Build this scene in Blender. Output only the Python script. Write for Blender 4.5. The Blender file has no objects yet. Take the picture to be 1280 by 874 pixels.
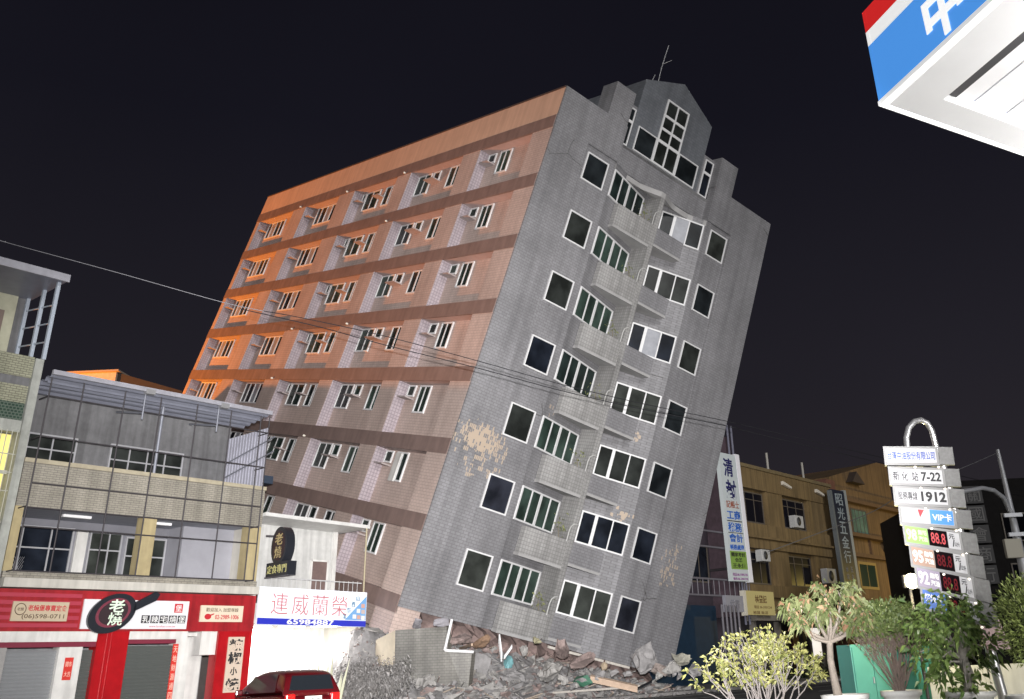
import bpy, bmesh, math, random
import numpy as np
from mathutils import Matrix, Vector
random.seed(7); np.random.seed(7)
SC = bpy.context.scene
COL = SC.collection
R = math.radians

# ------------------------------------------------------------------ camera
CAMH = 1.25
PT = math.atan(560 / 1212); RO = R(2.6)
fw = Vector((0, math.cos(PT), math.sin(PT))); up0 = Vector((0, -math.sin(PT), math.cos(PT))); rt0 = Vector((1, 0, 0))
crt = rt0 * math.cos(RO) - up0 * math.sin(RO)
cup = up0 * math.cos(RO) + rt0 * math.sin(RO)
cd = bpy.data.cameras.new('camera'); cam = bpy.data.objects.new('camera', cd); COL.objects.link(cam)
M = Matrix((crt, cup, -fw)).transposed().to_4x4(); M.translation = (0, 0, CAMH); cam.matrix_world = M
cd.sensor_width = 36; cd.lens = 36 * 1212 / 1280
cd.shift_x = (640 - 748) / 1280; cd.shift_y = (275 - 437) / 1280
cd.clip_start = .1; cd.clip_end = 3000
SC.camera = cam
def at(px, py, Y):                                   # a photo pixel at forward distance Y
    d = crt * ((px - 748) / 1212) - cup * ((py - 275) / 1212) + fw
    return Vector((0, 0, CAMH)) + d * (Y / d.y)

# ------------------------------------------------------------------ night sky, sun lamp added as even frontal light, flash
W = bpy.data.worlds.new('World'); SC.world = W; W.use_nodes = True
nt = W.node_tree; nt.nodes.clear()
tc = nt.nodes.new('ShaderNodeTexCoord'); sep = nt.nodes.new('ShaderNodeSeparateXYZ')
rmp = nt.nodes.new('ShaderNodeValToRGB'); bg = nt.nodes.new('ShaderNodeBackground'); wo = nt.nodes.new('ShaderNodeOutputWorld')
nz = nt.nodes.new('ShaderNodeTexNoise'); nz.inputs['Scale'].default_value = 2.2; nz.inputs['Detail'].default_value = 3
mx = nt.nodes.new('ShaderNodeMix'); mx.data_type = 'RGBA'; mx.blend_type = 'MULTIPLY'; mx.inputs[0].default_value = .35
nt.links.new(tc.outputs['Generated'], sep.inputs[0]); nt.links.new(sep.outputs[2], rmp.inputs[0])
nt.links.new(tc.outputs['Generated'], nz.inputs['Vector'])
e = rmp.color_ramp.elements
e[0].position = 0; e[0].color = (.030, .025, .029, 1)
e[1].position = .85; e[1].color = (.0050, .0048, .0080, 1)
k = e.new(.25); k.color = (.0165, .015, .0205, 1)
k = e.new(.5); k.color = (.0078, .0075, .0125, 1)
nt.links.new(rmp.outputs[0], mx.inputs[6]); nt.links.new(nz.outputs['Fac'], mx.inputs[7])
nt.links.new(mx.outputs[2], bg.inputs[0]); nt.links.new(bg.outputs[0], wo.inputs[0]); bg.inputs[1].default_value = 1.15

def lamp(name, kind, loc, power, col, **kw):
    d = bpy.data.lights.new(name, kind); d.energy = power; d.color = col
    for a, b in kw.items(): setattr(d, a, b)
    o = bpy.data.objects.new(name, d); COL.objects.link(o); o.location = loc; return o
def aim(o, tgt): o.rotation_euler = (Vector(tgt) - o.location).to_track_quat('-Z', 'Y').to_euler()
sun = lamp('sun', 'SUN', (0, 0, 60), 1.15, (1, .985, .98), angle=R(18)); sun.rotation_euler = Vector((-math.sin(R(24)) * math.cos(R(13)), math.cos(R(24)) * math.cos(R(13)), -math.sin(R(13)))).to_track_quat('-Z', 'Y').to_euler()
flash = lamp('camera_flash', 'SPOT', (.05, -.1, 1.55), 118000, (1, .975, .975), spot_size=R(62), spot_blend=1.0, shadow_soft_size=.05)
aim(flash, at(560, 545, 40))
sodium = lamp('sodium_street_light', 'POINT', (0, 0, 0), 105000, (1, .28, .006), shadow_soft_size=.25)   # placed with the leaning building
VS = SC.view_settings; VS.view_transform = 'Standard'; VS.look = 'None'; VS.exposure = 0; VS.gamma = 1; VS.use_curve_mapping = False

# ------------------------------------------------------------------ frames
HD = R(37); DR = Vector((math.sin(HD), math.cos(HD), 0)); NN = Vector((DR.y, -DR.x, 0))
Q0 = Vector((-9.5, 40, 0)) - 4 * NN
ROW = Matrix((DR, -NN, Vector((0, 0, 1)))).transposed().to_4x4(); ROW.translation = Q0    # (s along the street, y into the block, z)
WORLD = Matrix.Identity(4)
SB = 1.09
RWm = Matrix(((0.70407, -0.6425, 0.30244), (0.68279, 0.72954, -0.03968), (-0.19515, 0.23444, 0.95234)))
TWv = Vector((0, 0, CAMH)) + SB * (Vector((-1.87849, 38.97681, 24.05422)) - Vector((0, 0, CAMH)))
LEAN = (Matrix.Translation(TWv) @ RWm.to_4x4() @ Matrix.Scale(SB, 4))

# ------------------------------------------------------------------ materials
MATS = {}
def mat(name, col, rough=.8, metal=0, spec=.5, var=0., vscale=3., emit=None, estr=0., streak=0., bump=0.):
    if name in MATS: return MATS[name]
    m = bpy.data.materials.new(name); m.use_nodes = True; n = m.node_tree; b = n.nodes['Principled BSDF']
    b.inputs['Base Color'].default_value = (*col, 1); b.inputs['Roughness'].default_value = rough
    b.inputs['Metallic'].default_value = metal; b.inputs['Specular IOR Level'].default_value = spec
    if emit: b.inputs['Emission Color'].default_value = (*emit, 1); b.inputs['Emission Strength'].default_value = estr
    if var or streak or bump:
        t = n.nodes.new('ShaderNodeTexCoord')
        fac = None
        nz = n.nodes.new('ShaderNodeTexNoise'); nz.inputs['Scale'].default_value = vscale; nz.inputs['Detail'].default_value = 6; nz.inputs['Roughness'].default_value = .65
        n.links.new(t.outputs['Object'], nz.inputs['Vector'])
        r = n.nodes.new('ShaderNodeValToRGB'); r.color_ramp.elements[0].position = .3; r.color_ramp.elements[1].position = .7
        lo = 1 - var; hi = 1 + var * .6
        r.color_ramp.elements[0].color = tuple(min(1, c * lo) for c in col) + (1,); r.color_ramp.elements[1].color = tuple(min(1, c * hi) for c in col) + (1,)
        n.links.new(nz.outputs['Fac'], r.inputs[0]); out = r.outputs[0]
        if streak:
            mp = n.nodes.new('ShaderNodeMapping'); mp.inputs['Scale'].default_value = (3.2, 3.2, .22); n.links.new(t.outputs['Object'], mp.inputs[0])
            n2 = n.nodes.new('ShaderNodeTexNoise'); n2.inputs['Scale'].default_value = 1.3; n2.inputs['Detail'].default_value = 5; n.links.new(mp.outputs[0], n2.inputs['Vector'])
            r2 = n.nodes.new('ShaderNodeValToRGB'); r2.color_ramp.elements[0].position = .35; r2.color_ramp.elements[1].position = .62
            r2.color_ramp.elements[0].color = (1 - streak,) * 3 + (1,); n.links.new(n2.outputs['Fac'], r2.inputs[0])
            mm = n.nodes.new('ShaderNodeMix'); mm.data_type = 'RGBA'; mm.blend_type = 'MULTIPLY'; mm.inputs[0].default_value = 1
            n.links.new(out, mm.inputs[6]); n.links.new(r2.outputs[0], mm.inputs[7]); out = mm.outputs[2]
        n.links.new(out, b.inputs['Base Color'])
        if bump:
            bp = n.nodes.new('ShaderNodeBump'); bp.inputs['Strength'].default_value = bump; bp.inputs['Distance'].default_value = .03
            n.links.new(nz.outputs['Fac'], bp.inputs['Height']); n.links.new(bp.outputs[0], b.inputs['Normal'])
    MATS[name] = m; return m

def tile(name, c1, c2, mortar, bw, bh, msize=.012, rough=.45, grime=.25, streak=.2, peel=None, offset=.5, spec=.4):
    """Small ceramic tiles laid in courses; peel = list of (x, z, rx, rz, strength) where tiles have dropped off."""
    if name in MATS: return MATS[name]
    m = bpy.data.materials.new(name); m.use_nodes = True; n = m.node_tree; b = n.nodes['Principled BSDF']; L = n.links.new
    t = n.nodes.new('ShaderNodeTexCoord'); s = n.nodes.new('ShaderNodeSeparateXYZ'); L(t.outputs['Object'], s.inputs[0])
    ad = n.nodes.new('ShaderNodeMath'); ad.operation = 'ADD'; L(s.outputs[0], ad.inputs[0]); L(s.outputs[1], ad.inputs[1])
    c = n.nodes.new('ShaderNodeCombineXYZ'); L(ad.outputs[0], c.inputs[0]); L(s.outputs[2], c.inputs[1])
    def brick(ca, cb, mo):
        k = n.nodes.new('ShaderNodeTexBrick'); L(c.outputs[0], k.inputs['Vector']); k.offset = offset
        k.inputs['Color1'].default_value = (*ca, 1); k.inputs['Color2'].default_value = (*cb, 1); k.inputs['Mortar'].default_value = (*mo, 1)
        k.inputs['Scale'].default_value = 1; k.inputs['Brick Width'].default_value = bw; k.inputs['Row Height'].default_value = bh
        k.inputs['Mortar Size'].default_value = msize; k.inputs['Mortar Smooth'].default_value = .2
        return k
    k = brick(c1, c2, mortar); out = k.outputs['Color']
    def noise(sc, scale, lo, p0=.35, p1=.65):
        mp = n.nodes.new('ShaderNodeMapping'); mp.inputs['Scale'].default_value = sc; L(t.outputs['Object'], mp.inputs[0])
        q = n.nodes.new('ShaderNodeTexNoise'); q.inputs['Scale'].default_value = scale; q.inputs['Detail'].default_value = 6; L(mp.outputs[0], q.inputs['Vector'])
        r = n.nodes.new('ShaderNodeValToRGB'); r.color_ramp.elements[0].position = p0; r.color_ramp.elements[1].position = p1
        r.color_ramp.elements[0].color = (lo,) * 3 + (1,); L(q.outputs['Fac'], r.inputs[0]); return r.outputs[0], q
    def mul(a, bb):
        mm = n.nodes.new('ShaderNodeMix'); mm.data_type = 'RGBA'; mm.blend_type = 'MULTIPLY'; mm.inputs[0].default_value = 1
        L(a, mm.inputs[6]); L(bb, mm.inputs[7]); return mm.outputs[2]
    g, _ = noise((1, 1, 1), .45, 1 - grime); out = mul(out, g)
    g, _ = noise((2.4, 2.4, .12), 1.2, 1 - streak, .3, .6); out = mul(out, g)
    if peel:
        rnd = brick((0, 0, 0), (1, 1, 1), (.5, .5, .5)); rnd.inputs['Brick Width'].default_value = .085; rnd.inputs['Row Height'].default_value = .19
        rn, qn = noise((3, 3, 1.5), 1.3, 0)
        tot = None
        for (px, pz, rx, rz, st) in peel:
            def sc(sock, o, r_):
                a = n.nodes.new('ShaderNodeMath'); a.operation = 'SUBTRACT'; L(sock, a.inputs[0]); a.inputs[1].default_value = o
                d = n.nodes.new('ShaderNodeMath'); d.operation = 'DIVIDE'; L(a.outputs[0], d.inputs[0]); d.inputs[1].default_value = r_
                p = n.nodes.new('ShaderNodeMath'); p.operation = 'POWER'; L(d.outputs[0], p.inputs[0]); p.inputs[1].default_value = 2; return p.outputs[0]
            a = n.nodes.new('ShaderNodeMath'); L(sc(s.outputs[0], px, rx), a.inputs[0]); L(sc(s.outputs[2], pz, rz), a.inputs[1])
            f = n.nodes.new('ShaderNodeMath'); f.operation = 'MULTIPLY_ADD'; f.use_clamp = True; L(a.outputs[0], f.inputs[0]); f.inputs[1].default_value = -st; f.inputs[2].default_value = st
            if tot is None: tot = f.outputs[0]
            else:
                x = n.nodes.new('ShaderNodeMath'); x.operation = 'MAXIMUM'; L(tot, x.inputs[0]); L(f.outputs[0], x.inputs[1]); tot = x.outputs[0]
        av = n.nodes.new('ShaderNodeMath'); av.operation = 'MULTIPLY'; L(rnd.outputs['Color'], av.inputs[0]); av.inputs[1].default_value = .95
        a2 = n.nodes.new('ShaderNodeMath'); a2.operation = 'MULTIPLY_ADD'; L(qn.outputs['Fac'], a2.inputs[0]); a2.inputs[1].default_value = .55; L(av.outputs[0], a2.inputs[2])
        cmp_ = n.nodes.new('ShaderNodeMath'); cmp_.operation = 'LESS_THAN'; L(a2.outputs[0], cmp_.inputs[0]); L(tot, cmp_.inputs[1])
        mm = n.nodes.new('ShaderNodeMix'); mm.data_type = 'RGBA'; L(cmp_.outputs[0], mm.inputs[0]); L(out, mm.inputs[6]); mm.inputs[7].default_value = (.44, .355, .275, 1); out = mm.outputs[2]
        vo = n.nodes.new('ShaderNodeTexVoronoi'); vo.feature = 'DISTANCE_TO_EDGE'; vo.inputs['Scale'].default_value = .42
        w1 = n.nodes.new('ShaderNodeTexNoise'); w1.inputs['Scale'].default_value = 1.5; w1.inputs['Detail'].default_value = 5; L(t.outputs['Object'], w1.inputs['Vector'])
        wv = n.nodes.new('ShaderNodeMix'); wv.data_type = 'VECTOR'; wv.inputs[0].default_value = .22; L(t.outputs['Object'], wv.inputs[4]); L(w1.outputs['Color'], wv.inputs[5]); L(wv.outputs[1], vo.inputs['Vector'])
        c1_ = n.nodes.new('ShaderNodeMath'); c1_.operation = 'LESS_THAN'; L(vo.outputs['Distance'], c1_.inputs[0]); c1_.inputs[1].default_value = .0045
        w2 = n.nodes.new('ShaderNodeTexNoise'); w2.inputs['Scale'].default_value = .33; L(t.outputs['Object'], w2.inputs['Vector'])
        c2_ = n.nodes.new('ShaderNodeMath'); c2_.operation = 'GREATER_THAN'; L(w2.outputs['Fac'], c2_.inputs[0]); c2_.inputs[1].default_value = .64
        c3_ = n.nodes.new('ShaderNodeMath'); c3_.operation = 'MULTIPLY'; L(c1_.outputs[0], c3_.inputs[0]); L(c2_.outputs[0], c3_.inputs[1])
        ck = n.nodes.new('ShaderNodeMix'); ck.data_type = 'RGBA'; L(c3_.outputs[0], ck.inputs[0]); L(out, ck.inputs[6]); ck.inputs[7].default_value = (.07, .068, .065, 1); out = ck.outputs[2]
    L(out, b.inputs['Base Color']); b.inputs['Roughness'].default_value = rough; b.inputs['Specular IOR Level'].default_value = spec
    bp = n.nodes.new('ShaderNodeBump'); bp.inputs['Strength'].default_value = .25; bp.inputs['Distance'].default_value = .01; L(k.outputs['Fac'], bp.inputs['Height']); bp.invert = True; L(bp.outputs[0], b.inputs['Normal'])
    MATS[name] = m; return m

def leafmat(name, c1, c2, rough=.5):
    if name in MATS: return MATS[name]
    m = bpy.data.materials.new(name); m.use_nodes = True; n = m.node_tree; b = n.nodes['Principled BSDF']
    g = n.nodes.new('ShaderNodeNewGeometry'); r = n.nodes.new('ShaderNodeValToRGB')
    r.color_ramp.elements[0].color = (*c1, 1); r.color_ramp.elements[1].color = (*c2, 1)
    n.links.new(g.outputs['Random Per Island'], r.inputs[0]); n.links.new(r.outputs[0], b.inputs['Base Color']); b.inputs['Roughness'].default_value = rough
    MATS[name] = m; return m

# ------------------------------------------------------------------ mesh builder
ROOTS = {}
class MB:
    def __init__(s): s.v = []; s.f = []; s.m = []; s.sm = []
    def add(s, vs, fs, m=0, sm=False, X=None):
        o = len(s.v)
        s.v += [tuple(X @ Vector(p)) if X is not None else tuple(p) for p in vs]
        for f in fs: s.f.append([i + o for i in f]); s.m.append(m); s.sm.append(sm)
        return s
    def box(s, x0, x1, y0, y1, z0, z1, m=0, X=None):
        x0, x1 = min(x0, x1), max(x0, x1); y0, y1 = min(y0, y1), max(y0, y1); z0, z1 = min(z0, z1), max(z0, z1)
        return s.add([(x0, y0, z0), (x1, y0, z0), (x1, y1, z0), (x0, y1, z0), (x0, y0, z1), (x1, y0, z1), (x1, y1, z1), (x0, y1, z1)],
              [(3, 2, 1, 0), (4, 5, 6, 7), (0, 1, 5, 4), (1, 2, 6, 5), (2, 3, 7, 6), (3, 0, 4, 7)], m, False, X)
    def prism(s, pts, a0, a1, axis='z', m=0, X=None):        # polygon extruded along an axis
        n = len(pts)
        def P(p, a): return (p[0], p[1], a) if axis == 'z' else ((p[0], a, p[1]) if axis == 'y' else (a, p[0], p[1]))
        vs = [P(p, a0) for p in pts] + [P(p, a1) for p in pts]
        fs = [list(range(n))[::-1], list(range(n, 2 * n))] + [(i, (i + 1) % n, n + (i + 1) % n, n + i) for i in range(n)]
        return s.add(vs, fs, m, False, X)
    def tube(s, pts, r, n=8, m=0, X=None, cap=True):
        pts = [Vector(p) for p in pts]; rr = r if isinstance(r, (list, tuple)) else [r] * len(pts)
        vs = []; fs = []; prev = None
        for i, p in enumerate(pts):
            d = (pts[min(i + 1, len(pts) - 1)] - pts[max(i - 1, 0)]).normalized()
            if prev is None: a = d.orthogonal().normalized()
            else:
                a = prev - d * prev.dot(d)
                a = a.normalized() if a.length > 1e-6 else d.orthogonal().normalized()
            prev = a; b = d.cross(a)
            vs += [p + (a * math.cos(2 * math.pi * j / n) + b * math.sin(2 * math.pi * j / n)) * rr[i] for j in range(n)]
        for i in range(len(pts) - 1):
            fs += [(i * n + j, i * n + (j + 1) % n, (i + 1) * n + (j + 1) % n, (i + 1) * n + j) for j in range(n)]
        s.add(vs, fs, m, True, X)
        if cap: s.add(vs[:n], [list(range(n))[::-1]], m, False, X); s.add(vs[-n:], [list(range(n))], m, False, X)
        return s
    def lathe(s, prof, c=(0, 0, 0), n=24, m=0, X=None):
        vs = [(c[0] + r * math.cos(2 * math.pi * j / n), c[1] + r * math.sin(2 * math.pi * j / n), c[2] + z) for r, z in prof for j in range(n)]
        fs = [(i * n + j, i * n + (j + 1) % n, (i + 1) * n + (j + 1) % n, (i + 1) * n + j) for i in range(len(prof) - 1) for j in range(n)]
        return s.add(vs, fs, m, True, X)
    def text(s, body, X, w=None, h=None, depth=.01, m=0, bold=0., align='CENTER'):
        """lettering fitted into a w x h box centred on X's origin, in X's x/z plane, standing out along -y"""
        c = bpy.data.curves.new('tmp', 'FONT'); c.body = body; c.extrude = .02; c.offset = bold; c.resolution_u = 2
        o = bpy.data.objects.new('tmp', c); COL.objects.link(o); dg = bpy.context.evaluated_depsgraph_get(); dg.update()
        me = bpy.data.meshes.new_from_object(o.evaluated_get(dg)); bpy.data.objects.remove(o); bpy.data.curves.remove(c)
        A = np.array([v.co[:] for v in me.vertices]) if len(me.vertices) else np.zeros((1, 3))
        mn, mxx = A.min(0), A.max(0); sz = np.maximum(mxx - mn, 1e-6); kx = w / sz[0] if w else h / sz[1]; ky = h / sz[1] if h else kx
        vs = [((a[0] - (mn[0] + mxx[0]) / 2) * kx, -depth if a[2] > 0 else 0., (a[1] - (mn[1] + mxx[1]) / 2) * ky) for a in A]
        s.add(vs, [list(p.vertices) for p in me.polygons], m, False, X); bpy.data.meshes.remove(me); return s
    def build(s, name, mats, parent=None, frame=None, base=None, label=None, cat=None, group=None, kind=None, loc=None, bevel=0):
        if parent is not None: base = ROOTS[parent.name][0]
        base = Vector(base if base is not None else (0, 0, 0))
        me = bpy.data.meshes.new(name); me.from_pydata([tuple(Vector(p) - base) for p in s.v], [], s.f)
        if not isinstance(mats, (list, tuple)): mats = [mats]
        for q in mats: me.materials.append(q)
        me.polygons.foreach_set('material_index', s.m); me.polygons.foreach_set('use_smooth', s.sm); me.update()
        o = bpy.data.objects.new(name, me); COL.objects.link(o)
        if parent is not None:
            o.parent = parent; ROOTS[o.name] = (base, None)
            if loc: o.location = loc
        else:
            o.matrix_world = (frame or WORLD) @ Matrix.Translation(base); ROOTS[o.name] = (base, None)
        if label: o['label'] = label
        if cat: o['category'] = cat
        if group: o['group'] = group
        if kind: o['kind'] = kind
        if bevel:
            b = o.modifiers.new('bevel', 'BEVEL'); b.width = bevel; b.segments = 2; b.limit_method = 'ANGLE'
        return o
def thing(name, label, cat, base, frame=WORLD, group=None):
    o = bpy.data.objects.new(name, None); COL.objects.link(o); o.empty_display_size = .3
    o.matrix_world = frame @ Matrix.Translation(Vector(base)); o['label'] = label; o['category'] = cat
    if group: o['group'] = group
    ROOTS[o.name] = (Vector(base), None); return o
def B(*a, **k): return MB().box(*a, **k)
def basis(o, x, z=(0, 0, 1)):                          # frame with origin o, x along, z up, -y outwards
    x = Vector(x).normalized(); z = Vector(z).normalized(); y = z.cross(x).normalized()
    q = Matrix((x, y, z)).transposed().to_4x4(); q.translation = Vector(o); return q
def copies(o, offs):                                    # copies of a part and its sub-parts, shifted inside the same parent
    for d in offs:
        c = o.copy(); COL.objects.link(c); c.parent = o.parent; c.location = o.location + Vector(d); ROOTS[c.name] = ROOTS[o.name]
        for ch in list(o.children):
            g = ch.copy(); COL.objects.link(g); g.parent = c; ROOTS[g.name] = ROOTS[ch.name]
            for c2 in list(ch.children):
                g2 = c2.copy(); COL.objects.link(g2); g2.parent = g

glass = mat('dark_glass', (.012, .014, .018), .18, spec=.12)
glass_g = mat('green_glass', (.022, .040, .034), .18, spec=.12, var=.5, vscale=.9)
def glassvar(m, cols):  # pane tones and cloudy noise put uneven reflections into the colour
    n = m.node_tree; b = n.nodes['Principled BSDF']; oi = n.nodes.new('ShaderNodeObjectInfo'); t = n.nodes.new('ShaderNodeTexCoord')
    r = n.nodes.new('ShaderNodeValToRGB'); r.color_ramp.interpolation = 'CONSTANT'
    for i, (p_, c_) in enumerate(cols):
        k = r.color_ramp.elements[i] if i < 2 else r.color_ramp.elements.new(p_)
        k.position = p_; k.color = (*c_, 1)
    z = n.nodes.new('ShaderNodeTexNoise'); z.inputs['Scale'].default_value = 1.1; z.inputs['Detail'].default_value = 4; z.noise_dimensions = '4D'
    n.links.new(t.outputs['Object'], z.inputs['Vector']); ml = n.nodes.new('ShaderNodeMath'); ml.operation = 'MULTIPLY'; ml.inputs[1].default_value = 40
    n.links.new(oi.outputs['Random'], ml.inputs[0]); n.links.new(ml.outputs[0], z.inputs['W'])
    q = n.nodes.new('ShaderNodeValToRGB'); q.color_ramp.elements[0].position = .38; q.color_ramp.elements[1].position = .68; q.color_ramp.elements[0].color = (.55, .55, .55, 1); q.color_ramp.elements[1].color = (1.6, 1.6, 1.6, 1)
    n.links.new(z.outputs['Fac'], q.inputs[0]); mm = n.nodes.new('ShaderNodeMix'); mm.data_type = 'RGBA'; mm.blend_type = 'MULTIPLY'; mm.inputs[0].default_value = 1
    n.links.new(oi.outputs['Random'], r.inputs[0]); n.links.new(r.outputs[0], mm.inputs[6]); n.links.new(q.outputs[0], mm.inputs[7]); n.links.new(mm.outputs[2], b.inputs['Base Color'])
glassvar(glass, [(0, (.014, .017, .019)), (.3, (.024, .027, .025)), (.55, (.012, .015, .022)), (.75, (.034, .038, .034)), (.9, (.02, .022, .03))])
glassvar(glass_g, [(0, (.022, .036, .030)), (.3, (.034, .055, .045)), (.55, (.018, .028, .026)), (.75, (.05, .07, .058)), (.9, (.03, .036, .036))])
curtain = mat('pale_curtain_glass', (.30, .31, .34), .35, var=.25, vscale=2)
white_frame = mat('white_aluminium', (.70, .70, .70), .4)
def window(parent, X, w, h, cuts=(), panes=None, fr=.07, mull=.05, deep=.07, frame_m=None, pane_m=None, name='window', hcuts=(), alt=None, sill=0):
    """window in frame X (x along, z down from 0 to -h); cuts: mullion centres with widths. Returns the window part, pane is its sub-part"""
    f = MB(); f.box(0, w, -deep, 0, -fr, 0, X=X); f.box(0, w, -deep, 0, -h, -h + fr, X=X)
    f.box(0, fr, -deep, 0, -h + fr, -fr, X=X); f.box(w - fr, w, -deep, 0, -h + fr, -fr, X=X)
    for c in cuts:
        c, mw = c if isinstance(c, tuple) else (c, mull)
        f.box(c - mw / 2, c + mw / 2, -deep * .8, 0, -h + fr, -fr, X=X)
    for c in hcuts:
        c, mw = c if isinstance(c, tuple) else (c, mull)
        f.box(fr, w - fr, -deep * .85, -.001, -c - mw / 2, -c + mw / 2, X=X)
    if sill: f.box(-.05, w + .05, -sill, 0, -h - .06, -h, X=X)
    o = f.build(name, frame_m or white_frame, parent)
    p = MB(); e_ = [fr] + [c[0] if isinstance(c, tuple) else c for c in cuts] + [w - fr]
    for i in range(len(e_) - 1):
        p.box(e_[i] - .004, e_[i + 1] + .004 if i == len(e_) - 2 else e_[i + 1] - .004, -deep * (.35 if i % 2 else .28), -.002, -h + fr * .9, -fr * .9, m=1 if alt is not None and i in alt else 0, X=X)
    p.build('pane', [pane_m or glass, curtain], o)
    return o

# ================================================================== GROUND
asphalt = mat('asphalt', (.055, .054, .054), .85, var=.35, vscale=1.2, bump=.3)
concrete = mat('concrete', (.33, .32, .30), .9, var=.3, vscale=1.4, bump=.4)
MB().add([(-300, -100, 0), (300, -100, 0), (300, 500, 0), (-300, 500, 0)], [(0, 1, 2, 3)]).build('ground', asphalt, kind='structure')
B(-40, 90, -8, -1.2, .004, .13).build('pavement', mat('paving', (.26, .25, .24), .9, var=.3, vscale=1.5, bump=.2), frame=ROW, kind='structure')
paint = mat('road_paint', (.72, .71, .66), .7, var=.3, vscale=3)
rm = MB()
for x in range(-30, 90, 9): rm.add([(x, -15.1, .004), (x + 4, -15.1, .004), (x + 4, -14.95, .004), (x, -14.95, .004)], [(0, 1, 2, 3)])
for y in (-9.6, -9.1, -20.4, -12): rm.add([(-30, y, .004), (90, y, .004), (90, y + .14, .004), (-30, y + .14, .004)], [(0, 1, 2, 3)])
rm.build('road_marking', paint, frame=ROW, kind='structure')
B(-6, 30, -2, 16, .004, .012).build('forecourt', mat('forecourt_concrete', (.30, .30, .29), .8, var=.2, vscale=.8), kind='structure')

# ================================================================== LEANING BUILDING (local: x along the front, y back, z up)
P = 3.1
bb = thing('leaning_building', 'tall grey and pink tiled apartment block leaning over the street', 'building', (7.6, 12, -23), LEAN)
bx, by, bz = 7.6, 12, -23
gtile = tile('grey_wall_tile', (.245, .242, .252), (.285, .282, .293), (.185, .183, .188), .24, .125, .013, grime=.22, streak=.22,
             peel=[(1.35 - bx, -14.35 - bz, 1.9, 1.0, 1.0), (1.7 - bx, -14.9 - bz, 2.2, 1.5, .66), (10.2 - bx, -15.2 - bz, .7, .5, .8), (9.75 - bx, -11.5 - bz, .5, .4, .85), (13.6 - bx, -16.6 - bz, 1.1, 1.6, .62), (4.6 - bx, -12 - bz, .5, .5, .6)])
ltile = tile('light_grey_panel_tile', (.34, .335, .325), (.40, .395, .385), (.26, .255, .25), .15, .15, .016, grime=.25, streak=.25, offset=0,
             peel=[(6.4 - bx, -14.4 - bz, .6, .45, .85)])
ptile = tile('pink_wall_tile', (.54, .425, .375), (.59, .465, .415), (.43, .34, .30), .24, .125, .014, grime=.18, streak=.15)
vtile = tile('lavender_grid_tile', (.39, .335, .36), (.45, .39, .415), (.29, .25, .27), .15, .15, .02, grime=.12, streak=.1, offset=0)
brown = mat('brown_band', (.235, .165, .145), .6, var=.18, vscale=1.2, streak=.15)
salmon = mat('parapet_render', (.60, .42, .31), .75, var=.1, vscale=.6, streak=.12)
slate = tile('slate_gable_tile', (.155, .165, .18), (.185, .195, .215), (.13, .14, .15), .30, .15, .014, grime=.2, streak=.2)
plaster = mat('soffit_plaster', (.36, .355, .35), .85, var=.2, vscale=1)
dkcop = mat('dark_coping', (.07, .05, .045), .7)
# front wall: folded in plan round a concave notch
line = [(.003, 0), (2.1, 0), (2.1, .12), (4.05, .12), (7.22, 1.2), (8.4, 1.2), (10.65, .06), (11.0, .06), (11.0, .12), (12.5, .12), (12.5, 0), (15.27, 0)]
poly = line + [(p[0], p[1] + .09) for p in line[::-1]]
MB().prism(poly, -21.35, .34).build('front_wall', gtile, bb)
B(.003, 4.05, 0.002, .5, .34, 2.33).build('roof_parapet', gtile, bb); B(10.65, 15.27, 0.002, .5, .34, 2.33).build('roof_parapet', gtile, bb)
for bx_ in ((4.05, 10.65, .5, .9, .34, 1.66), (3.95, 4.68, .55, .85, 1.66, 3.95), (9.77, 10.6, .55, .85, 1.66, 3.95)): B(*bx_).build('upper_wall', gtile, bb)
for a in (2.68, 10.6): B(a, a + 1.3, -.004, 1.1, 2.33, 4.2 if a < 5 else 4.09).build('roof_pier', gtile, bb)
g = MB().prism([(4.68, 1.66), (9.77, 1.66), (9.77, 5.65), (7.2, 6.85), (4.68, 5.65)], .5, 6.5, 'y').build('gable', slate, bb)
# core, side wall
B(1.1, 15.2, 1.42, 37.2, -21.38, 1.5).build('core', mat('rear_wall', (.28, .28, .27), .85, var=.2), bb)
B(15.2, 15.27, .1, 37.33, -21.3, 2.33).build('side_wall', gtile, bb)
B(.1, 15.27, 37.2, 37.33, -22.4, 2.33).build('back_wall', gtile, bb)
B(.25, 15.2, .5, 37.2, 1.5, 1.62).build('roof', mat('roof_screed', (.2, .2, .2), .9), bb)
bays = [(1.7, 6.25), (7.9, 13.5), (15.1, 20.7), (22.9, 28.2), (30.3, 36.7)]
sw = MB(); sw.box(.6, 1.1, .1, 37.2, -22.4, 1.5)
edges = [.095] + [v for b_ in bays for v in b_] + [37.33]
for i in range(0, len(edges), 2): sw.box(.0, .6, edges[i], edges[i + 1], -22.4, .75)
sw.build('side_wall', ptile, bb)
for a, b_ in bays: B(.01, .6, b_ - .012, b_ + .001, -22.4, .5).build('reveal', vtile, bb)
o = B(-.03, .06, .095, 37.36, .102, .756).build('band', brown, bb)
copies(o, [(0, 0, -P * k) for k in range(1, 8)])
o = B(.06, .59, .1, 37.3, .11, .75).build('recess_soffit', mat('pink_soffit', (.44, .34, .32), .8, var=.1), bb)
copies(o, [(0, 0, -P * k) for k in range(1, 8)])
B(.0, .25, .095, 37.33, .756, 2.28).build('parapet', salmon, bb)
B(-.03, .3, .095, 37.36, 2.28, 2.36).build('coping', dkcop, bb)
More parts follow.
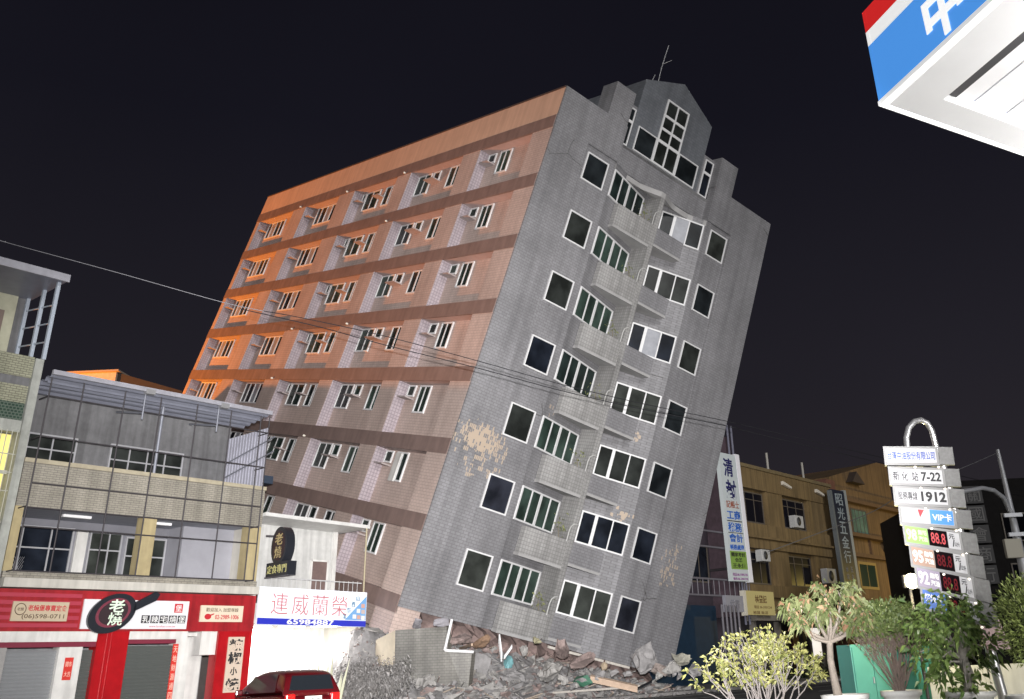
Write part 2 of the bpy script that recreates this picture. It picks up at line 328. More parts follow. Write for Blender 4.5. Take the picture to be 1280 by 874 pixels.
# canopy over the notch, two scalloped halves, and the fin
sl = [(4.05, .5)] + [(4.05 + 3.17 * t / 10, .10 + .62 * math.sin(math.pi * t / 10) * (1 - .25 * t / 10) - .1 * t / 10) for t in range(11)] + [(7.5, -.0)] + \
     [(7.5 + 3.15 * t / 10, .05 * t / 10 + .62 * math.sin(math.pi * t / 10) * (.75 + .25 * t / 10)) for t in range(1, 11)] + [(10.65, .5)]
MB().prism(sl, .02, .30).build('notch_canopy', plaster, bb)
MB().prism([(4.05, .12), (7.22, 1.2), (8.4, 1.2), (10.65, .06), (10.65, .5), (10.65, 1.3), (4.05, 1.3)], .30, .335).build('notch_soffit', plaster, bb)
B(7.22, 7.5, -.03, 1.25, -21.2, .02).build('fin', ltile, bb)
# front windows, seven rows
rows7 = [(0, 0, -P * k) for k in range(1, 7)]
def frontcol(X, w, h, cuts, alts, pm=None, **kw):
    for kk in range(7):
        X2 = X.copy(); X2.translation = X.translation + Vector((0, 0, -P * kk))
        window(bb, X2, w, h, cuts, alt=alts.get(kk), pane_m=pm, **kw)
frontcol(basis((2.29, .12, 0), (1, 0, 0)), 1.36, 1.44, (), {}, fr=.06)
e1 = Vector((3.17, 1.08, 0)).normalized()
frontcol(basis(Vector((4.05, .12, 0)) + e1 * .06, e1), 3.12, 1.44, ((.82, .07), (1.56, .16), (2.34, .07)), {}, glass_g)
e2 = Vector((2.25, -1.14, 0)).normalized()
frontcol(basis(Vector((8.4, 1.2, 0)) + e2 * .08, e2), 2.36, 1.44, ((.74, .15), (1.56, .06)), {0: [1], 2: [1]}, glass)
frontcol(basis((11.11, .12, .04), (1, 0, 0)), 1.28, 1.44, (), {}, fr=.06)
# gable windows
window(bb, basis((6.37, .5, 5.43), (1, 0, 0)), 1.63, 3.74, (.815,), hcuts=((.95, .14), (1.7, .14), (2.42, .16)), fr=.09, mull=.09)
window(bb, basis((5.02, .5, 3.05), (1, 0, 0)), 1.33, 1.36, (), fr=.05)
window(bb, basis((8.02, .5, 3.05), (1, 0, 0)), 1.47, 1.36, (), fr=.06)
for a in (4.17, 9.95): window(bb, basis((a, .55, 3.75), (1, 0, 0)), .46 if a < 5 else .62, 2.1, (), hcuts=((.75, .14),), fr=.06)
# balconies in the notch
par = MB().box(4.8, 7.215, 0, .1, -2.66, -1.55); par.box(4.8, 4.9, .1, .33, -2.66, -1.55)
o = par.build('balcony_parapet', ltile, bb); copies(o, rows7)
par = MB().box(7.505, 9.45, .02, .1, -2.44, -1.58); par.box(9.36, 9.45, .1, .6, -2.44, -1.58)
o = par.build('balcony_parapet', gtile, bb); copies(o, rows7)
o = MB().prism([(4.79, .36), (4.79, -.005), (7.215, -.005), (7.215, 1.18)], -2.78, -2.662).build('balcony_slab', plaster, bb); copies(o, rows7)
o = MB().prism([(7.505, 1.18), (7.505, .015), (9.46, .015), (9.46, .64), (8.4, 1.18)], -2.56, -2.442).build('balcony_slab', plaster, bb); copies(o, rows7)
hr = MB().tube([(7.06, -.07, -1.62), (7.05, -.08, -1.15), (7.10, -.08, -.95), (7.22, -.08, -.84), (7.4, -.07, -.80), (7.62, .1, -.82)], .024, 8)
o = hr.build('drain_pipe', mat('pipe_grey', (.5, .5, .48), .5), bb); copies(o, rows7)
# side windows, rows 1..8, in the recessed bays
W_ = basis((0, 0, 0), (0, -1, 0))        # x runs towards the front, -y outwards (to -u)
def swin(w_far, w_near, top, h, cuts=(), name='window', pm=glass_g, alt=None, fr=.07):
    X = basis((.6, w_far, top), (0, -1, 0))
    o_ = window(bb, X, w_far - w_near, h, cuts, name=name, pane_m=pm, alt=alt, fr=fr)
    copies(o_, [(0, 0, -P * k) for k in range(1, 8)])
t0 = .07
swin(5.12, 4.1, t0, 1.3, ((.5, .06),))
swin(6.2, 5.5, t0, .55, (), 'vent_window')
swin(13.85 - .4, 11.95, t0, 1.3, ((.8, .06),), alt=None)
swin(11.75, 11.0, t0, .6, (), 'vent_window')
swin(10.0, 8.95, t0, 1.3, ((.66, .10),))
swin(19.95, 18.1, t0, 1.3, ((.9, .06),))
swin(17.4, 16.4, t0, 1.3, ((.7, .1),))
swin(20.5, 20.02, t0, .55, (), 'vent_window')
swin(27.2, 24.1, t0, 1.3, ((.7, .12), (1.5, .08), (2.3, .12)), alt=[2], pm=glass)
swin(35.95, 32.9, t0, 1.3, ((.7, .12), (1.5, .08), (2.3, .12)), alt=[1], pm=glass)
led = white_led = mat('ledge_render', (.36, .31, .30), .8, var=.15)
for a, b_ in ((5.45, 6.235), (10.85, 11.9), (19.9, 20.685), (17.3, 18.1), (27.4, 28.185), (35.9, 36.685)):
    o = B(.12, .6, a, b_, t0 - .70, t0 - .64).build('ac_ledge', led, bb)
    copies(o, [(0, 0, -P * k) for k in range(1, 8)])
bm_ = MB()
for a, k in ((14.2, 0), (7, 3), (21.7, 2), (14.2, 4), (21.7, 0), (21.7, 5), (14.2, 2), (14.2, 5)): pass
lampm = mat('wall_lamp_white', (.8, .75, .65), .4)
for (a, k) in ((14.2, 0), (21.7, 0), (29, 0), (14.2, 3), (21.7, 3), (14.2, 5), (21.7, 4), (14.2, 1)):
    MB().lathe([(0, -.06), (.055, -.04), (.065, 0), (.055, .04), (0, .06)], (-.1, a, .16 - P * k), 10).box(-.08, -.03, a - .03, a + .03, .13 - P * k, .19 - P * k).build('wall_lamp', lampm, bb)
cb_ = MB()                                             # crushed ground storey: a ragged face of broken brick set back under the front
n_ = 44; vs = []
for j in range(13):
    for i in range(n_ + 1): vs.append((.65 + 14.4 * i / n_, 1.0 + random.uniform(-.28, .28) + (.5 if j == 0 else 0), -21.36 - 2.6 * j / 12 + (random.uniform(-.12, .12) if 0 < j else 0)))
cb_.add(vs, [(j * (n_ + 1) + i, j * (n_ + 1) + i + 1, (j + 1) * (n_ + 1) + i + 1, (j + 1) * (n_ + 1) + i) for j in range(12) for i in range(n_)])
cb_.build('crushed_storey', mat('crushed_brick', (.24, .175, .16), .95, var=.55, vscale=2.2, bump=.8), bb)
# aerials on the gable
steel = mat('galvanised_steel', (.42, .42, .43), .45, metal=.6)
MB().tube([(6.7, 3, 6.5), (6.95, 3, 8.0)], .025, 6).build('antenna', steel, bb)
an = MB().tube([(7.35, 3, 6.6), (7.25, 3, 8.7), (7.3, 3, 10.2)], .03, 6).tube([(7.25, 3, 8.9), (7.5, 2.6, 9.2)], .02, 5)
an.build('antenna', steel, bb)
# collapsed lower storey remains, under the block
B(3.5, 14.5, 9.0, 36.5, -31, -22.4).build('lower_storey', mat('crushed_storey', (.25, .24, .23), .9, var=.3), bb)
def lean(u, w, z): return LEAN @ Vector((u, w, z))
SOD = lean(-18, 52, -28); sodium.location = SOD

# small plants on the balconies
def leaves(mb, pts, size, m=0, droop=.3, aspect=.35, dirs=None, jit=1.0):
    """one bent leaf of four triangles-ish per point"""
    for i, p in enumerate(pts):
        if dirs is not None: d = Vector(dirs[i]) + Vector(np.random.normal(0, .45 * jit, 3))
        else: d = Vector(np.random.normal(0, 1, 3)) + Vector((0, 0, .3))
        d.normalize(); s_ = size * random.uniform(.65, 1.3)
        side = d.cross(Vector(np.random.normal(0, 1, 3))).normalized(); mid = Vector(p) + d * s_ * .5; tip = Vector(p) + d * s_ + Vector((0, 0, -droop * s_))
        nrm = side.cross(d) * s_ * .06
        mb.add([p, mid + side * s_ * aspect * .5 + nrm, tip, mid - side * s_ * aspect * .5 + nrm], [(0, 1, 2, 3)], m)
for k in range(7):
    c = lean(6.75, .35, -1.15 - P * k); mb = MB(); n = 26 + 14 * (k > 4)
    pts = [c + Vector(np.random.normal(0, 1, 3) * np.array([.22, .2, .26 + .05 * (k > 4)])) for _ in range(n)]
    leaves(mb, pts, .2); mb.tube([c + Vector((0, 0, -.45)), c], .02, 5, m=1)
    mb.build('balcony_plant', [leafmat('balcony_leaf', (.10, .12, .04), (.25, .26, .12)), mat('stem', (.2, .17, .12))], base=c + Vector((0, 0, -.45)),
             label='small %s balcony plant on the %s balcony from the top of the leaning block' % (('leafy', 'bushy')[k > 4], ('first', 'second', 'third', 'fourth', 'fifth', 'sixth', 'seventh')[k]), cat='plant', group='plants on the leaning balconies')

# ================================================================== LEFT: BEIGE SHOP HOUSE (row frame: s, y into the block, z)
beige = tile('beige_strip_tile', (.31, .29, .24), (.36, .335, .28), (.19, .175, .15), .22, .075, .010, grime=.25, streak=.25)
cream = mat('cream_render', (.50, .48, .43), .8, var=.15, vscale=.8, streak=.2)
greyw = mat('grey_render', (.34, .34, .35), .85, var=.2, vscale=.8, streak=.25)
red = mat('red_panel', (.33, .014, .020), .45, var=.3, vscale=.9, streak=.3)
redc = mat('red_column', (.36, .008, .012), .3, var=.2, vscale=2)
white = mat('white_paint', (.66, .65, .62), .6, var=.15, vscale=1.2, streak=.18)
shutter = mat('grey_shutter', (.115, .125, .118), .5, metal=.2)
sh = thing('shop_house', 'beige tiled three storey shop house with caged balconies over a red shopfront', 'building', (-7.2, .0, 0), ROW)
sL, sR = -11.85, -2.42
B(sL, sR, 3.2, 12, 0, 12.1).build('rear_body', greyw, sh)
fl = MB().box(sL, sR, -.28, 3.2, 4.42, 4.70); fl.build('cornice', cream, sh)
B(sL, sR, -.06, .25, 4.705, 4.92).build('balcony_curb', beige, sh)
B(sL, sR, .0, .22, 6.98, 8.42).build('balcony_parapet', beige, sh)
B(sL - .02, sR + .02, -.06, .3, 8.42, 8.56).build('parapet_coping', mat('coping_tile', (.36, .32, .23), .7, var=.2), sh)
B(sL, sR, .22, 3.2, 7.0, 7.22).build('floor_slab', mat('ceiling_white', (.30, .31, .36), .8, var=.12), sh)
pil = MB()
for a, b_ in ((sL, sL + .28), (-7.35, -6.85), (sR - .55, sR)): B(a, b_, .01, .5, 4.92, 6.98).build('pillar', mat('tan_pillar', (.40, .33, .18), .7, var=.15, streak=.2), sh)
B(-7.35 + .02, -7.05, -.03, .23, 6.98 + .001, 8.41).build('pilaster', beige, sh)
# second floor back wall
B(-4.9, sR, 1.5, 2.7, 4.7, 7.0).build('inner_wall', mat('inner_white', (.30, .30, .33), .8, var=.15, vscale=.7), sh)
B(sL, -4.9, 2.6, 2.8, 4.7, 7.0).build('inner_wall', mat('inner_grey', (.18, .18, .20), .8, var=.2, vscale=.7), sh)
B(sL, sL + .25, .5, 3.2, 4.7, 8.6).build('party_wall', beige, sh); B(sR - .25, sR, .5, 3.2, 4.7, 8.6).build('party_wall', cream, sh)
alu = mat('dull_aluminium', (.48, .48, .50), .45, metal=.4)
for (a, b_, z1, z0, cuts, hc) in ((-11.4, -8.6, 6.75, 4.95, (1.0, 2.0), (.75,)), (-8.0, -6.75, 6.7, 4.75, (.75,), (.65,)), (-6.6, -4.95, 6.6, 4.95, (.9,), (.7,))):
    window(sh, basis((a, 2.6, z1), (1, 0, 0)), b_ - a, z1 - z0, cuts, hcuts=hc, frame_m=alu, fr=.06)
B(-8.5, -8.1, 2.5, 2.6, 4.75, 6.7).build('door', white, sh)
tubew = mat('tube_lamp_white', (.85, .85, .85), .4)
for a in (-9.3, -6.2): B(a - .5, a + .5, 1.0, 1.15, 6.90, 6.99).build('ceiling_light', tubew, sh)
for a in (-11.4, -10.75): 
    gr = MB()
    for i in range(9):
        gr.tube([(a + .02 + i * .065, 2.49, 4.95), (a + .02 + min(8, i + 5) * .065, 2.49, 4.95 + .065 * (min(8, i + 5) - i) * 2.2)], .006, 4)
        gr.tube([(a + .02 + i * .065, 2.485, 4.95 + .0), (a + .02 + max(0, i - 5) * .065, 2.485, 4.95 + .065 * (i - max(0, i - 5)) * 2.2)], .006, 4)
    gr.build('lattice', alu, sh)
# third floor: set back wall, canopy and cage
B(sL, sR, 3.0, 3.2, 8.5, 9.2).build('dado', beige, sh)
B(sL, sR, 3.01, 3.19, 9.2, 12.1).build('terrace_wall', mat('dark_grey_wall', (.15, .15, .155), .85, var=.2, streak=.3), sh)
window(sh, basis((-11.6, 3.0, 10.1), (1, 0, 0)), 2.7, 1.0, (.9, 1.8), hcuts=(.55,), frame_m=alu, fr=.06)
window(sh, basis((-7.6, 3.0, 10.1), (1, 0, 0)), 3.1, 1.0, (.8, 1.55, 2.3), hcuts=(.6,), frame_m=alu, fr=.06)
corr = MB()                                            # corrugated roof, waves along the street
def corrug(mb, x0, x1, y0, z0, y1, z1, n, amp, th=.012, m=0):
    L_ = math.hypot(y1 - y0, z1 - z0); vs = []
    for i in range(n + 1):
        t = i / n; w_ = amp * (1 if i % 4 in (0, 1) else -1); y = y0 + (y1 - y0) * t; z = z0 + (z1 - z0) * t + w_
        vs += [(x0, y, z), (x1, y, z), (x0, y, z + th), (x1, y, z + th)]
    fs = []
    for i in range(n):
        a = i * 4; b_ = a + 4
        fs += [(a, a + 1, b_ + 1, b_), (a + 2, b_ + 2, b_ + 3, a + 3), (a, b_, b_ + 2, a + 2), (a + 1, a + 3, b_ + 3, b_ + 1)]
    mb.add(vs, fs, m)
corrug(corr, sL + .05, sR - .6, -.75, 11.34, 1.3, 11.1, 20, .05)
for y_ in (-.3, .55): corr.box(sL + .1, sR - .7, y_, y_ + .05, 11.12, 11.2)
corr.build('canopy_roof', mat('ribbed_metal', (.22, .23, .28), .45, metal=.25, var=.15, vscale=1.5), sh)
B(sL, sR - .58, -.86, -.74, 11.30, 11.46).build('gutter', mat('gutter_metal', (.36, .36, .40), .45, metal=.2, var=.15), sh)
for a in (-8.3, -5.2): B(a - .18, a + .18, -.9, -.7, 11.22, 11.40).build('gutter_bracket', steel, sh)
# corrugated side screen at the right end
vs = MB()
for i in range(28):
    y0 = .1 + i * .105; off = .03 if i % 2 else 0
    vs.box(sR - .12 + off, sR - .09 + off, y0, y0 + .107, 8.57, 11.0)
vs.build('side_screen', mat('pale_corrugated', (.40, .40, .46), .5, metal=.1, var=.1), sh)
cage = MB(); dk = mat('dark_steel_bar', (.055, .05, .055), .6, metal=.3)
cv = [-11.75, -10.63, -9.1, -7.7, -6.2, -4.72, -3.35, -2.95]
for a in cv: cage.tube([(a, -.6, 4.86), (a, -.6, 11.25)], .026, 6)
for z in (4.88, 6.25, 6.86, 7.65, 9.2, 10.6): cage.tube([(-11.75, -.6, z), (-2.95, -.6, z)], .024, 6)
for a in (-11.75, -2.95):
    for z in (4.9, 6.9, 9.2, 10.6): cage.tube([(a, -.6, z), (a, .1, z)], .022, 6)
cage.build('cage', dk, sh)
br = MB()
for a in (-8.35, -5.3): br.tube([(a, -.6, 10.55), (a + .1, 1.6, 11.0)], .04, 6).tube([(a, -.62, 10.3), (a, -.62, 11.3)], .035, 6)
for z in (9.3, 9.9): br.tube([(sR - .2, -.6, z + .6), (sR - .2, 2.8, z)], .03, 6)
br.tube([(-7.2, .1, 8.5), (-7.2, .1, 11.1)], .06, 8)
br.build('canopy_strut', mat('grey_steel', (.25, .26, .30), .5, metal=.4), sh)
# ground floor: red shopfront
B(sL, sR, -.12, .3, 3.1, 4.38).build('red_fascia', red, sh)
rf = MB()
for i in range(5): rf.box(sL, -9.2, -.145, -.12, 3.22 + i * .23, 3.34 + i * .23)
rf.build('fascia_slats', mat('faded_red_slat', (.36, .035, .06), .5), sh)
rc = B(-8.42, -7.32, -.1, .4, 0, 3.1); rc.box(-8.1, -8.06, -.13, -.1, 0, 3.1); rc.box(-7.95, -7.92, -.12, -.1, 0, 3.1)
rc.build('column', redc, sh); B(-3.85, sR, -.1, .4, 0, 3.1).build('column', redc, sh)
for bx_ in ((sL, -8.43, -.08, .4, 2.78, 3.1), (-7.31, -5.1, -.08, .4, 2.84, 3.1)): B(*bx_).build('white_header', white, sh)
for bx_ in ((-5.52, -4.95, -.06, .4, 0, 2.84), (-9.62, -8.85, -.06, .4, 0, 2.64), (-4.5, -3.86, .0, .5, 2.3, 3.1)): B(*bx_).build('white_post', white, sh)
for bx_ in ((sL, -8.43, -.07, .4, 2.62, 2.78), (-7.31, -5.52, -.07, .4, 2.70, 2.84)): B(*bx_).build('shutter_head', mat('maroon_box', (.17, .02, .04), .5), sh)
def roller(a, b_, z1, light=False):
    m_ = MB(); n_ = int(z1 / .11)
    for i in range(n_): m_.prism([(.10, i * .11), (.06, i * .11 + .055), (.10, i * .11 + .108), (.2, i * .11 + .108), (.2, i * .11)], a, b_, 'x')
    return m_.build('roller_shutter', mat('pale_shutter', (.32, .33, .34), .4, metal=.3) if light else shutter, sh)
roller(-11.25, -9.63, 2.62, True); roller(-8.84, -8.43, 2.62); roller(-7.28, -5.53, 2.7)
B(sL, -11.26, -.05, .4, 0, 2.62).build('column_left', mat('grey_post', (.3, .29, .28), .8, var=.2), sh)
# the lit porch beside the right column
B(-4.94, -3.86, .9, 1.0, 0, 3.1).build('porch_wall', white, sh); B(-4.94, -3.86, .3, .9, 2.95, 3.08).build('porch_ceiling', white, sh)
pl = lamp('porch_light', 'POINT', ROW @ Vector((-4.4, .2, 2.6)), 60, (1, .93, .8), shadow_soft_size=.1)
# signs on the shopfront
ink = mat('black_ink', (.02, .02, .022), .6); gold = mat('pale_gold', (.62, .55, .38), .5); rink = mat('red_ink', (.45, .02, .03), .5)
wink = mat('white_ink', (.82, .82, .80), .5); bink = mat('blue_ink', (.02, .05, .36), .5)
def board(name, label, cat, base, frame=ROW, group=None): return thing(name, label, cat, base, frame, group)
t = board('sign_board', 'white sign board with a frying pan shape on the red shopfront', 'sign', (-7.2, -.13, 3.19))
B(-9.12, -5.26, -.19, -.13, 3.17, 4.11).build('panel', mat('silver_white', (.66, .66, .68), .4), t)
def rowX(s_, y_, z_): return basis((s_, y_, z_), (1, 0, 0))
pn = MB(); el = [(-8.15 + .82 * math.cos(a), 3.66 + .62 * math.sin(a)) for a in np.linspace(0, 2 * math.pi, 40, endpoint=False)]
rt_ = [(x * 1, z + (x + 8.15) * .22) for x, z in el]
pn.prism(rt_, -.32, -.2, 'y'); pn.prism([(-7.42, 3.72), (-6.62, 4.10), (-6.50, 4.32), (-6.66, 4.40), (-7.40, 4.02)], -.32, -.2, 'y')
pn.build('pan', mat('pan_black', (.018, .02, .026), .35), t)
el = [(-8.13 + .60 * math.cos(a), 3.68 + .46 * math.sin(a) + .6 * math.cos(a) * .2) for a in np.linspace(0, 2 * math.pi, 36, endpoint=False)]
el2 = [(-8.13 + .50 * math.cos(a), 3.68 + .38 * math.sin(a) + .5 * math.cos(a) * .2) for a in np.linspace(0, 2 * math.pi, 36, endpoint=False)]
MB().prism(el, -.335, -.321, 'y').build('pan_ring', mat('plum', (.16, .03, .05), .5), t); MB().prism(el2, -.348, -.336, 'y').build('pan_centre', mat('pan_inner', (.03, .016, .02), .5), t)
MB().text('老', rowX(-8.05, -.349, 3.90), .55, .42, bold=.02).text('燒', rowX(-8.05, -.349, 3.48), .50, .42, bold=.01).build('lettering', mat('pale_green_letter', (.65, .78, .62), .5), t)
blk = MB()
for i in range(5): blk.box(-7.02 + i * .345, -6.72 + i * .345, -.2, -.191, 3.36, 3.62)
blk.build('letter_block', ink, t)
tx = MB()
for i, ch in enumerate('乳辣宅燒堡'): tx.text(ch, rowX(-6.87 + i * .345, -.201, 3.49), .25, .22)
tx.build('lettering', wink, t)
MB().box(-5.82, -5.5, -.2, -.191, 3.72, 4.02).build('seal', rink, t); MB().text('堡', rowX(-5.66, -.201, 3.87), .24, .22).build('lettering', wink, t)
MB().text('www.laoshao.com.tw', rowX(-6.2, -.191, 3.26), 1.0, .07).build('lettering', mat('pink_ink', (.5, .2, .22), .5), t)
t = board('sign_board', 'tan sign board with phone number at the left end of the red shopfront', 'sign', (-10.5, -.15, 3.4))
B(-11.4, -9.62, -.21, -.15, 3.4, 3.99).build('panel', mat('tan_board', (.46, .38, .27), .5), t)
MB().text('老燒堡專賣定食', rowX(-10.3, -.211, 3.80), 1.25, .19, bold=.015).build('lettering', rink, t)
MB().text('(06)598-0711', rowX(-10.4, -.211, 3.53), 1.35, .17, bold=.01).build('lettering', mat('brown_ink', (.12, .08, .05), .6), t)
rg = MB().tube([(-11.15 + .17 * math.cos(a), -.215, 3.76 + .17 * math.sin(a)) for a in np.linspace(0, 2 * math.pi, 20)], .015, 5); rg.text('老燒', rowX(-11.15, -.211, 3.76), .2, .1); rg.build('emblem', MATS['brown_ink'], t)
t = board('sign_board', 'cream sign board with phone number at the right end of the red shopfront', 'sign', (-3.9, -.13, 3.42))
B(-4.76, -2.98, -.19, -.13, 3.42, 3.99).build('panel', mat('cream_board', (.62, .54, .42), .5), t)
MB().text('歡迎加入 加盟專線', rowX(-3.87, -.191, 3.84), 1.35, .14).build('lettering', MATS['brown_ink'], t)
MB().text('02-2989-1006', rowX(-3.65, -.191, 3.59), 1.0, .16, bold=.01).build('lettering', rink, t)
MB().prism([(-4.45 + .14 * math.cos(a), 3.6 + .1 * math.sin(a)) for a in np.linspace(0, 2 * math.pi, 16, endpoint=False)], -.2, -.191, 'y').prism([(-4.34, 3.62), (-4.2, 3.68), (-4.2, 3.72), (-4.36, 3.67)], -.2, -.191, 'y').build('emblem', rink, t)
t = board('banner', 'tall cream panel of black brush characters on the right red column', 'sign', (-3.1, -.11, 1))
B(-3.44, -2.76, -.15, -.11, 1.0, 2.9).build('panel', mat('panel_tan', (.55, .45, .36), .6), t)
tx = MB()
for i, ch in enumerate('辣椒小燒'): tx.text(ch, rowX(-3.1, -.151, 2.62 - i * .45), .58 if i != 2 else .3, .42 if i != 2 else .28, bold=.03)
tx.build('lettering', ink, t)
t = board('banner', 'small red paper couplet on the white post between grey shutters', 'sign', (-9.25, -.06, 1.7))
B(-9.38, -9.1, -.075, -.06, 1.62, 2.3).build('paper', mat('red_paper', (.55, .03, .02), .6), t)
MB().text('開市', rowX(-9.24, -.0755, 2.1), .2, .16).text('大吉', rowX(-9.24, -.0755, 1.8), .2, .16).build('lettering', mat('peach_ink', (.75, .5, .4), .6), t)
t = board('banner', 'long narrow red couplet beside the middle shutter', 'sign', (-5.6, -.08, .4))
B(-5.62, -5.42, -.1, -.07, .3, 2.68).build('paper', MATS['red_paper'], t)
tx = MB()
for i, ch in enumerate('天地財源通四海'): tx.text(ch, rowX(-5.52, -.101, 2.5 - i * .3), .15, .22)
tx.build('lettering', MATS['peach_ink'], t)
# round blade sign hung at the right end of the shop house
t = board('hanging_sign', 'black pan-shaped blade sign hung beside the beige shop house', 'sign', (-2.0, -.9, 5.2))
X = basis((-1.95, -.9, 6.2), (0, -1, 0))
el = [(.50 * math.cos(a), .72 * math.sin(a)) for a in np.linspace(0, 2 * math.pi, 32, endpoint=False)]
MB().prism(el, -.2, .2, 'y', X=X).build('disc', MATS['pan_black'], t)
MB().prism([(a * .8, b_ * .8) for a, b_ in el], -.215, -.2, 'y', X=X).build('disc_face', MATS['pan_inner'], t)
MB().text('老', basis((-2.166, -.9, 6.45), (0, -1, 0)), .5, .45, bold=.02).text('燒', basis((-2.166, -.9, 5.95), (0, -1, 0)), .45, .45).build('lettering', mat('dull_gold', (.35, .28, .14), .5), t)
MB().box(-.7, .7, -.2, .2, -1.15, -.62, X=X).build('lower_box', MATS['pan_black'], t)
MB().text('定食專門', basis((-2.152, -.9, 5.32), (0, -1, 0)), 1.25, .32).build('lettering', mat('olive_gold', (.5, .48, .2), .5), t)
MB().tube([(-2.4, -.5, 5.0), (-1.95, -.9, 5.06), (-1.95, -1.5, 5.05)], .03, 6).tube([(-2.4, -.35, 6.6), (-1.95, -.5, 6.6)], .04, 6).build('bracket', dk, t)

# ================================================================== LEFT EDGE: TALLER NEIGHBOUR
tn = thing('neighbour_house', 'taller narrow house with barred lit window at the left edge', 'building', (-14, 0, 0), ROW)
nL, nR = -19.5, -11.92
B(nL, nR, 2.4, 12, 0, 15).build('rear_body', MATS['dark_grey_wall'], tn)
gb = tile('olive_strip_tile', (.33, .33, .24), (.38, .38, .28), (.18, .18, .13), .2, .08, .014, grime=.25)
B(nR - .28, nR, -.1, 2.4, 0, 11.95).build('corner_post', mat('grey_green_post', (.33, .34, .31), .8, var=.2, streak=.25), tn)
B(nL, nR - .28, .0, .2, 11.25, 12.0).build('parapet', gb, tn); B(nL, nR - .3, .0, .2, 10.35, 10.95).build('parapet', gb, tn)
B(nL, nR - .3, .03, .18, 10.95, 11.25).build('ledge', MATS['dark_grey_wall'], tn)
B(nL, nR - .3, .02, .1, 9.75, 10.35).build('green_mesh', tile('green_mesh', (.015, .045, .03), (.02, .06, .04), (.12, .15, .12), .12, .1, .02, offset=.5), tn)
B(nL, nR - .29, -.02, .25, 9.35, 9.75).build('lintel', MATS['grey_green_post'], tn)
B(nL, nR - .3, .5, .6, 6.6, 9.35).build('lit_window', mat('lit_pane', (.6, .55, .2), .5, emit=(1, .78, .18), estr=.55, var=0), tn)
bars = MB()
for i in range(26): bars.tube([(nR - .36 - i * .17, -.05, 4.9), (nR - .36 - i * .17, -.05, 9.4)], .016, 5)
for z in (5.4, 6.4, 7.4, 8.0, 8.6): bars.tube([(nL, -.05, z), (nR - .3, -.05, z)], .018, 5)
bars.box(nL, nR - .3, .3, .34, 8.0, 8.12); bars.box(nR - 1.0, nR - .9, .3, .36, 6.6, 9.3)
bars.build('window_bars', mat('pale_bar', (.42, .42, .36), .6), tn)
B(nL, nR - .3, .0, .25, 4.6, 6.5).build('parapet', gb, tn); B(nL, nR - .28, .3, 1, 0, 4.6).build('ground_floor', greyw, tn)
B(nL, nR - .4, 2.3, 2.4, 12.0, 15).build('terrace_wall', mat('khaki_corrugated', (.40, .40, .30), .6, var=.15), tn)
window(tn, basis((-16.2, 2.3, 14.0), (1, 0, 0)), 2.6, 1.9, (1.3,), hcuts=(1.0,), frame_m=alu, fr=.06)
B(-13.5, -12.7, 2.25, 2.35, 12.0, 14.2).build('wall_panel', mat('brown_panel', (.17, .13, .11), .8), tn)
cg = MB()
for y in (-.1, 1.0, 2.3): cg.box(nR - .11, nR + .01, y - .06, y + .06, 11.95, 14.9)
B(-15.46, -15.34, -.16, -.04, 11.95, 14.9).build('terrace_post', mat('pale_blue_frame', (.40, .45, .52), .5, metal=.2), tn)
for z in (12.6, 13.3, 14.0): cg.tube([(nR - .05, -.1, z), (nR - .05, 2.3, z + .35)], .03, 5)
cg.build('terrace_frame', mat('pale_blue_frame', (.40, .45, .52), .5, metal=.2), tn)
B(nL, nR + .1, -.5, 2.5, 14.85, 15.0).build('terrace_roof', MATS['ribbed_metal'], tn); B(nL, nR + .12, -.56, -.5, 14.8, 15.08).build('gutter', MATS['gutter_metal'], tn)

# ================================================================== REAR BUILDINGS behind the row
C1 = SOD.lerp(lean(0, 28.7, -12.7), .62); C2 = SOD.lerp(lean(0, -10, -12.5), .62)  # top edge of the unseen block shaped to cut off the sodium light
rb_ = thing('rear_house', 'dark flat roofed block behind the row, shaped to shade the pink wall, with an orange lit rooftop hut', 'building', Vector((C1.x, C1.y, 0)))
dvec = (C2 - C1); off = Vector((.9, .35, 0)).normalized() * 4
ring_ = [C1, C2, C2 + off, C1 + off]
MB().add([(p.x, p.y, 0) for p in ring_] + ring_, [(3, 2, 1, 0), (4, 5, 6, 7)] + [(i, (i + 1) % 4, 4 + (i + 1) % 4, 4 + i) for i in range(4)]).build('wall', mat('dark_render', (.10, .085, .08), .9, var=.2), rb_)
h0 = at(88, 478, 86); h1 = at(143, 480, 86)
XH = basis(h0 - Vector((0, 0, 1.5)), (1, 0, 0))
MB().box(0, h1.x - h0.x, 0, 4, 0, 2.3, X=XH).build('rooftop_hut', mat('hut_render', (.45, .38, .3), .8, var=.15), rb_)
MB().prism([(h1.x - h0.x, 0), (h1.x - h0.x, 2.3), (h1.x - h0.x + 6.2, .3), (h1.x - h0.x + 6.2, 0)], .3, 5, 'y', X=XH).build('roof_slope', mat('dark_tile_roof', (.03, .027, .026), .9, var=.2), rb_)
MB().box(-.4, h1.x - h0.x + .3, -.3, 4.3, 2.3, 2.45, X=XH).build('hut_roof', mat('hut_roof', (.3, .25, .2), .8), rb_)
